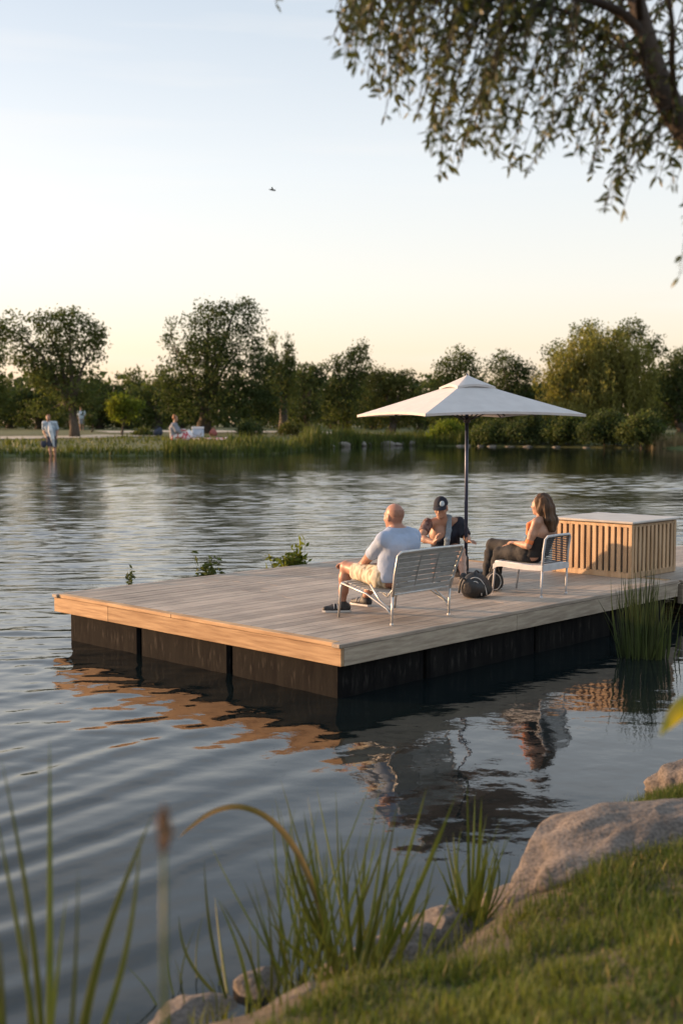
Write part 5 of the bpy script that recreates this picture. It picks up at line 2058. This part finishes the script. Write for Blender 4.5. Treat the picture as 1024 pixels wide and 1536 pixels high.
def clump(label, Yb, leaves, extra=None, wid=.016, seed=0, filler=0, fil_h=.5, fil_r=.1, name='reed_clump', base=None, zb=None):
    """leaves: (base px, base py, tip px, tip py, bow) with all roots near depth Yb"""
    rng = np.random.default_rng(seed)
    b0 = at(leaves[0][0], leaves[0][1], Yb)
    g = float(near_ground(np.array([b0[0]]), np.array([b0[1]]))[0])
    zb_ = min(g, -.02) if g < 0 else g - .02
    t = thing(name, label, 'reeds', (b0[0], b0[1], max(zb_, -.25)), 'reed clumps on the near bank')
    m_ = MB()
    for lf in leaves:
        bx, by, tx, ty, bow = lf[:5]
        w_ = (lf[5] if len(lf) > 5 else wid) * 1.25
        Yr = Yb + rng.normal(0, .05)
        tip = at(tx, ty, Yr + rng.normal(0, .10))
        a = at(bx, by, Yr)
        # carry the leaf on down to the ground
        root = np.array([b0[0] + (a[0] - b0[0]) * .8, Yr, max(zb_, -.25)])
        leaf_blade(m_, root, tip, w_ * rng.uniform(.85, 1.15), bow, np.array([1, 0, 0]), rng.uniform(.42, 1.1))
    for i in range(filler):
        a = rng.random() * 6.28
        rr = fil_r * math.sqrt(rng.random())
        root = np.array([b0[0] + rr * math.cos(a), b0[1] + rr * math.sin(a), max(zb_, -.25)])
        h_ = fil_h * rng.uniform(.35, 1.0)
        ln = rng.normal(0, .22, 2) + np.array([math.cos(a), math.sin(a)]) * rr / fil_r * .16
        leaf_blade(m_, root, root + np.array([ln[0] * h_, ln[1] * h_, h_]), wid * rng.uniform(.5, 1.0), rng.normal(0, .14), np.array([math.cos(a), math.sin(a), 0]), rng.uniform(.55, 1.25), 10)
    m_.build('leaves', M_cattail, t, smooth=True)
    return t, b0, zb_


clump('tall reed clump at the lower left corner with long crossing leaves', 3.3,
      [(70, 1536, 75, 1105, .0, .022), (62, 1480, 2, 1135, .05, .016), (66, 1500, -10, 1200, .02, .016), (78, 1536, 212, 1245, .12, .018), (112, 1536, 232, 1215, -.10, .026),
       (52, 1536, 100, 1340, .0, .013), (86, 1536, 118, 1300, .03, .012), (100, 1536, 170, 1370, -.06, .02), (40, 1536, 38, 1350, 0, .010)], seed=1, filler=0)
clump('reed leaves cut by the left edge at the bottom', 3.0, [(-8, 1536, -2, 1400, 0, .02), (8, 1536, 2, 1405, .0, .018), (-20, 1536, -30, 1330, .0, .02), (14, 1536, -12, 1450, .05, .02)], seed=2)
clump('thin low reed clump left of the middle clump', 4.75,
      [(345, 1500, 268, 1372, -.20, .013), (352, 1490, 306, 1290, -.08, .014), (350, 1490, 322, 1345, -.02, .012), (385, 1505, 325, 1345, .10, .013), (405, 1490, 330, 1350, .14, .012),
       (330, 1520, 305, 1475, 0, .012), (402, 1480, 385, 1370, 0, .008), (430, 1470, 420, 1365, .02, .008), (440, 1470, 437, 1385, .02, .008), (420, 1475, 400, 1330, .03, .009), (455, 1465, 445, 1340, 0, .008)],
      seed=3, filler=14, fil_h=.35, fil_r=.28, wid=.010)
t, b0, zb_ = clump('big middle reed clump in front of the stones with one long arching leaf', 4.85,
      [(520, 1470, 425, 1250, -.10, .020), (525, 1470, 440, 1270, -.06, .020), (515, 1470, 455, 1215, -.04, .018), (530, 1460, 510, 1245, .0, .017), (540, 1460, 578, 1225, .02, .016),
       (545, 1460, 596, 1205, .02, .013), (560, 1460, 640, 1180, .02, .016), (565, 1455, 684, 1190, .04, .020), (555, 1455, 610, 1290, 0, .018), (548, 1460, 530, 1290, .03, .016),
       (570, 1455, 660, 1240, .05, .018), (500, 1465, 395, 1370, -.08, .016), (505, 1470, 470, 1300, -.04, .018), (575, 1455, 650, 1330, .08, .016), (535, 1460, 550, 1250, 0, .016),
       (510, 1475, 440, 1390, -.10, .016), (580, 1450, 600, 1310, .02, .014)], seed=4, filler=75, fil_h=.78, fil_r=.30, wid=.014)
m_ = MB()
pt = [(515, 1480, 4.85), (490, 1400, 4.82), (470, 1330, 4.8), (440, 1265, 4.78), (400, 1222, 4.75), (355, 1207, 4.72), (315, 1218, 4.70), (283, 1243, 4.68), (268, 1258, 4.67)]
A_ = np.array([at(*q) for q in pt])
A_[0] = (b0[0] - .02, 4.85, zb_)
tt = np.linspace(0, 1, 30)
B_ = np.stack([np.interp(tt, np.linspace(0, 1, len(A_)), A_[:, k]) for k in range(3)], 1)
for _ in range(3):
    B_[1:-1] = (B_[:-2] + 2 * B_[1:-1] + B_[2:]) / 4
tg = unit(np.gradient(B_, axis=0))
wv = np.cross(tg, [0, 1, 0])
w_ = .026 * np.minimum(1, .5 + 2 * tt) * (1 - tt ** 5)
V = np.concatenate([B_ - wv * w_[:, None] * .5 + np.array([0, .006, 0]), B_, B_ + wv * w_[:, None] * .5 + np.array([0, .006, 0])])
f = []
for i in range(29):
    f += [(i, i + 1, 30 + i + 1, 30 + i), (30 + i, 30 + i + 1, 60 + i + 1, 60 + i)]
m_.add(V, f, .9)
mix_dry = mat('arching_leaf', (.07, .075, .02), (.28, .19, .085), scale=1.4, rough=.5, trans=.3, lo=.42, hi=.62)
m_.build('arching_leaf', mix_dry, t, smooth=True)
clump('upright bright reed clump between the small mottled boulder and the largest boulder', 5.45,
      [(700, 1400, 668, 1255, -.02, .016), (705, 1400, 700, 1170, 0, .013), (708, 1400, 712, 1190, 0, .016), (712, 1400, 722, 1195, .01, .018), (716, 1395, 748, 1265, .04, .016),
       (702, 1400, 680, 1300, -.04, .018), (720, 1395, 760, 1250, .02, .008), (722, 1400, 770, 1330, .02, .007), (698, 1400, 664, 1310, -.06, .014), (710, 1400, 732, 1260, .03, .018)],
      seed=6, filler=40, fil_h=.5, fil_r=.09, wid=.015)


def seed_stalk(label, Yb, bx, tip, w_):
    top = at(tip[0], tip[1], Yb)
    gx = at(bx, 1536, Yb)[0]
    g = float(near_ground(np.array([gx]), np.array([Yb]))[0])
    b_ = np.array([gx, Yb, g - .03])
    t = thing('seed_stalk', label, 'grass stalk', b_)
    m_ = MB()
    pts = [b_, b_ * .6 + top * .4 + np.array([.004, 0, 0]), b_ * .2 + top * .8, top]
    m_.tube(pts, [.007, .006, .0045, .003], 7)
    leaf_blade(m_, b_, b_ * .45 + top * .55 + np.array([.012, 0, 0]), .014, .05, np.array([1, 0, 0]), 1.1)
    m_.build('stem', M_cattail, t, smooth=True)
    m_ = MB()
    n = 500
    rng = np.random.default_rng(int(bx))
    s_ = rng.random(n)
    ln = .075 * Yb / 2
    c = top + (unit(top - pts[-2])) * (s_ * ln)[:, None] + rng.normal(size=(n, 3)) * (.0055 * np.sin(PI * np.clip(s_ * .9 + .08, 0, 1)))[:, None] * Yb / 2
    v, f, tn = leaf_cards(c, .013, .35, rng, unit(top - pts[-2]))
    m_.add(v, f, tn)
    m_.build('seed_head', M_seed, t)


seed_stalk('blurred upright stalk with brown seed head near the lower left', 1.75, 242, (246, 1275), .01)

# reeds growing in the water by the dock's right side
pr_ = G(965, 985, 0)
t = thing('rush_clump', 'dense dark green rush clump rising from the water by the right of the dock', 'reeds', (pr_[0], pr_[1], -.15))
m_ = MB()
rng = np.random.default_rng(61)
for i in range(170):
    a = rng.random() * 6.28
    rr = math.sqrt(rng.random())
    root = np.array([pr_[0] + .22 * rr * math.cos(a), pr_[1] + .18 * rr * math.sin(a), -.2])
    h_ = (.95 - .25 * rr * rr) * rng.uniform(.62, 1.12) + .2
    ln = np.array([math.cos(a), math.sin(a)]) * rr * .07 + rng.normal(0, .045, 2)
    if rng.random() < .16:
        ln = ln * 3.2 + rng.normal(0, .1, 2)
        h_ *= rng.uniform(.55, .9)
    leaf_blade(m_, root, root + np.array([ln[0] * h_, ln[1] * h_, h_]), rng.uniform(.007, .018), rng.normal(0, .06), np.array([math.cos(a), math.sin(a), 0]), rng.uniform(.45, 1.5), 9)
for dx, h_, lx in ((-.2, .62, -.42), (-.16, .42, -.30), (-.12, .5, .22), (.26, .45, .25), (-.24, .85, -.25), (.2, .6, .12), (.3, .3, .3)):
    root = np.array([pr_[0] + dx, pr_[1] - .05, -.15])
    leaf_blade(m_, root, root + np.array([lx * h_ * .6, -.03, h_ + .15]), .013, .05 * np.sign(lx), np.array([1, 0, 0]), 1.25, 12)
M_rush = mat('rush_leaves', (.035, .055, .014), (.075, .095, .022), scale=3, rough=.45, trans=.25, tone=True, stretch=(1, 1, .5))
m_.build('leaves', M_rush, t, smooth=True)

# broad leaved plant at the right edge, only one leaf tip in view
sb = np.array([1.02, 2.75, float(near_ground(np.array([1.02]), np.array([2.75]))[0])])
t = thing('broad_leaf_plant', 'bright yellow green leaf tip of a plant at the right edge above the boulder', 'plant', sb)
top = sb + np.array([-.02, 0, 1.16])
MB().tube([sb - Zv * .02, sb + np.array([.03, 0, .5]), top], [.009, .007, .004], 7).build('stem', M_cattail, t, smooth=True)
M_bleaf = mat('bright_leaf', (.17, .24, .015), (.38, .30, .02), scale=9, rough=.4, trans=.45, lo=.45, hi=.7)


def broad_leaf(p0, p1, wid):
    m_ = MB()
    ax = unit(p1 - p0)
    sd = unit(np.cross(ax, [0, 1, .2]))
    up = np.cross(sd, ax)
    rows = []
    for q in np.linspace(0, 1, 12):
        w_ = wid * math.sin(PI * q ** .8) ** .8 * (1 - .25 * q)
        c = p0 + (p1 - p0) * q + up * .012 * math.sin(PI * q)
        rows.append([c + sd * w_ * x * .5 + up * .010 * abs(x) for x in (-1, -.5, 0, .5, 1)])
    T_ = np.array(rows)
    m_.add(*grid_mesh(T_[..., 0], T_[..., 1], T_[..., 2]))
    m_.build('leaf', M_bleaf, t, smooth=True)


stem_at = lambda z: sb + np.array([.02, 0, z])
broad_leaf(at(1052, 1040, 2.75), at(992, 1104, 2.72), .052)
broad_leaf(stem_at(.9), stem_at(.98) + np.array([.14, .03, 0]), .05)
broad_leaf(stem_at(.7), stem_at(.74) + np.array([.13, -.05, 0]), .05)
broad_leaf(stem_at(1.05), stem_at(1.14) + np.array([.09, .05, .02]), .045)
MB().tube([top, at(1052, 1040, 2.75)], [.003, .002], 6).build('leaf_stalk', M_cattail, t)

# ------------------------------------------------------------------ overhanging tree, upper right
M_oleaf = mat('overhanging_leaves', (.040, .058, .018), (.085, .095, .026), scale=3.2, rough=.45, trans=.35, tone=True, lo=.38, hi=.62, spec=.4, tcol=(1.25, 1.2, .5))
M_obark = mat('branch_bark', (.020, .015, .012), (.045, .034, .026), scale=14, rough=.9, bump=.8, bscale=60, stretch=(1, 1, .4))
tb = np.array([3.15, 4.3, float(near_ground(np.array([3.15]), np.array([4.3]))[0])])
t = thing('overhanging_tree', 'tree leaning in from the upper right with a dark limb and hanging leafy twigs', 'tree', tb)
rng = np.random.default_rng(91)


def sm(pts, n=24):
    pts = np.asarray(pts, float)
    q = np.linspace(0, len(pts) - 1, n)
    o = np.stack([np.interp(q, np.arange(len(pts)), pts[:, k]) for k in range(3)], 1)
    for _ in range(3):
        o[1:-1] = (o[:-2] + 2 * o[1:-1] + o[2:]) / 4
    return o


Yo = 4.7
m_ = MB()
main = sm([tb - Zv * .1, tb + np.array([-.15, .05, .9]), at(1200, 480, Yo - .1), at(1090, 270, Yo), at(1018, 185, Yo), at(985, 120, Yo), at(968, 55, Yo), at(945, -30, Yo + .05), at(900, -150, Yo + .1)], 34)
m_.tube(main, np.linspace(.085, .022, 34), 10)
limbs = [sm([at(968, 60, Yo), at(940, 20, Yo - .03), at(895, 2, Yo - .05), at(840, -8, Yo - .08), at(760, -30, Yo - .1), at(640, -55, Yo - .05), at(500, -85, Yo), at(400, -100, Yo)], 24),
         sm([at(985, 118, Yo), at(955, 80, Yo + .15), at(900, 40, Yo + .3), at(820, 5, Yo + .4), at(700, -20, Yo + .5), at(560, -60, Yo + .5)], 20),
         sm([at(1018, 185, Yo), at(1005, 100, Yo - .2), at(1010, 20, Yo - .35), at(980, -80, Yo - .4), at(800, -150, Yo - .4)], 16),
         sm([at(960, 30, Yo), at(955, -40, Yo - .2), at(880, -90, Yo - .35), at(760, -110, Yo - .4), at(600, -140, Yo - .4)], 18),
         sm([at(1075, 250, Yo), at(1070, 180, Yo + .3), at(1085, 60, Yo + .5), at(1060, -60, Yo + .5)], 14)]
for lb_, r0 in zip(limbs, (.021, .015, .014, .016, .014)):
    m_.tube(lb_, np.linspace(r0, .005, len(lb_)), 8)
allb = np.concatenate(limbs + [main[14:]])
bx = [480, 500, 520, 548, 575, 600, 622, 640, 660, 690, 715, 740, 765, 790, 815, 840, 862, 885, 905, 925, 945, 965, 985, 1010, 1060]
by = [20, 60, 85, 130, 178, 160, 175, 215, 268, 245, 215, 235, 255, 262, 215, 205, 235, 260, 318, 300, 220, 215, 270, 282, 285]
tips = []
for i in range(310):
    x = rng.uniform(495, 1075)
    yb_ = float(np.interp(x, bx, by))
    y = yb_ - (yb_ + 60) * rng.random() ** 1.25
    if x > 955 and rng.random() < .55:
        continue
    tips.append((x, y, Yo + (rng.uniform(-.55, .65) if x < 860 else rng.uniform(.1, .8))))
tips += [(x + rng.uniform(-4, 4), y - 6, Yo + rng.uniform(-.2, .3)) for x, y in zip(bx[1:-1], by[1:-1]) for _ in range(2)]
tips += [(413, 4, Yo), (420, -4, Yo), (1018, 415, Yo - .3), (1024, 408, Yo - .3), (1030, 380, Yo - .2), (1024, 300, Yo), (640, 215, Yo), (935, 312, Yo), (908, 312, Yo), (916, 306, Yo)]
LV_, LF_, LT_ = [], [], []
for x, y, Yq in tips:
    tip = at(x, y, Yq)
    far_ = rng.uniform(70, 190)
    want = at(x + rng.uniform(10, 110), y - far_, Yq)
    a = allb[np.argmin(np.linalg.norm((allb - want) * np.array([1, .6, 1]), axis=1))]
    # the twig leaves its branch sideways, then hangs
    mid = a * .45 + tip * .55 + np.array([0, 0, .22 * np.linalg.norm(a - tip)])
    q = sm([a, a * .72 + mid * .28 + np.array([0, 0, .04]), mid, mid * .45 + tip * .55 + np.array([0, 0, .03]), tip], 14)
    m_.tube(q, np.linspace(.0045, .0012, 14), 4, caps=False)
    L_ = np.linalg.norm(np.diff(q, axis=0), axis=1).sum()
    k = int(np.clip(L_ / .017, 16, 46))
    s_ = np.sort(1 - rng.random(k) * min(1.0, .48 / L_ + .05))
    s_[-2:] = 1.0
    c = np.stack([np.interp(s_, np.linspace(0, 1, 14), q[:, d]) for d in range(3)], 1)
    dr = unit(np.stack([rng.normal(0, .65, k), rng.normal(0, .65, k), -rng.uniform(.15, 1.1, k)], 1))
    ln = rng.uniform(.022, .060, k)
    wd_ = ln * rng.uniform(.26, .36, k)
    b = unit(np.cross(dr, rng.normal(size=(k, 3))))
    nn = np.cross(dr, b)
    tone = rng.uniform(.7, 1.25, k)
    p = [c, c + dr * ln[:, None] * .35 + b * wd_[:, None] * .5, c + dr * ln[:, None] * .35 - b * wd_[:, None] * .5,
         c + dr * ln[:, None] * .40 - nn * ln[:, None] * .05, c + dr * ln[:, None] * .72 + b * wd_[:, None] * .36, c + dr * ln[:, None] * .72 - b * wd_[:, None] * .36,
         c + dr * ln[:, None] + nn * ln[:, None] * .05]
    V = np.stack(p, 1).reshape(-1, 3)
    bs_ = (np.arange(k) * 7)[:, None]
    LV_.append((V, np.concatenate([bs_ + np.array(z) for z in ((0, 1, 3), (0, 3, 2), (4, 6, 3), (5, 3, 6), (1, 4, 3), (2, 3, 5))]), np.repeat(tone, 7)))
lm = MB()
for V, f, tn in LV_:
    lm.add(V, f, tn)
lm.build('crown', M_oleaf, t)
m_.build('trunk', M_obark, t, smooth=True)

for o in bpy.data.objects:
    if '_o' in o:
        del o['_o']
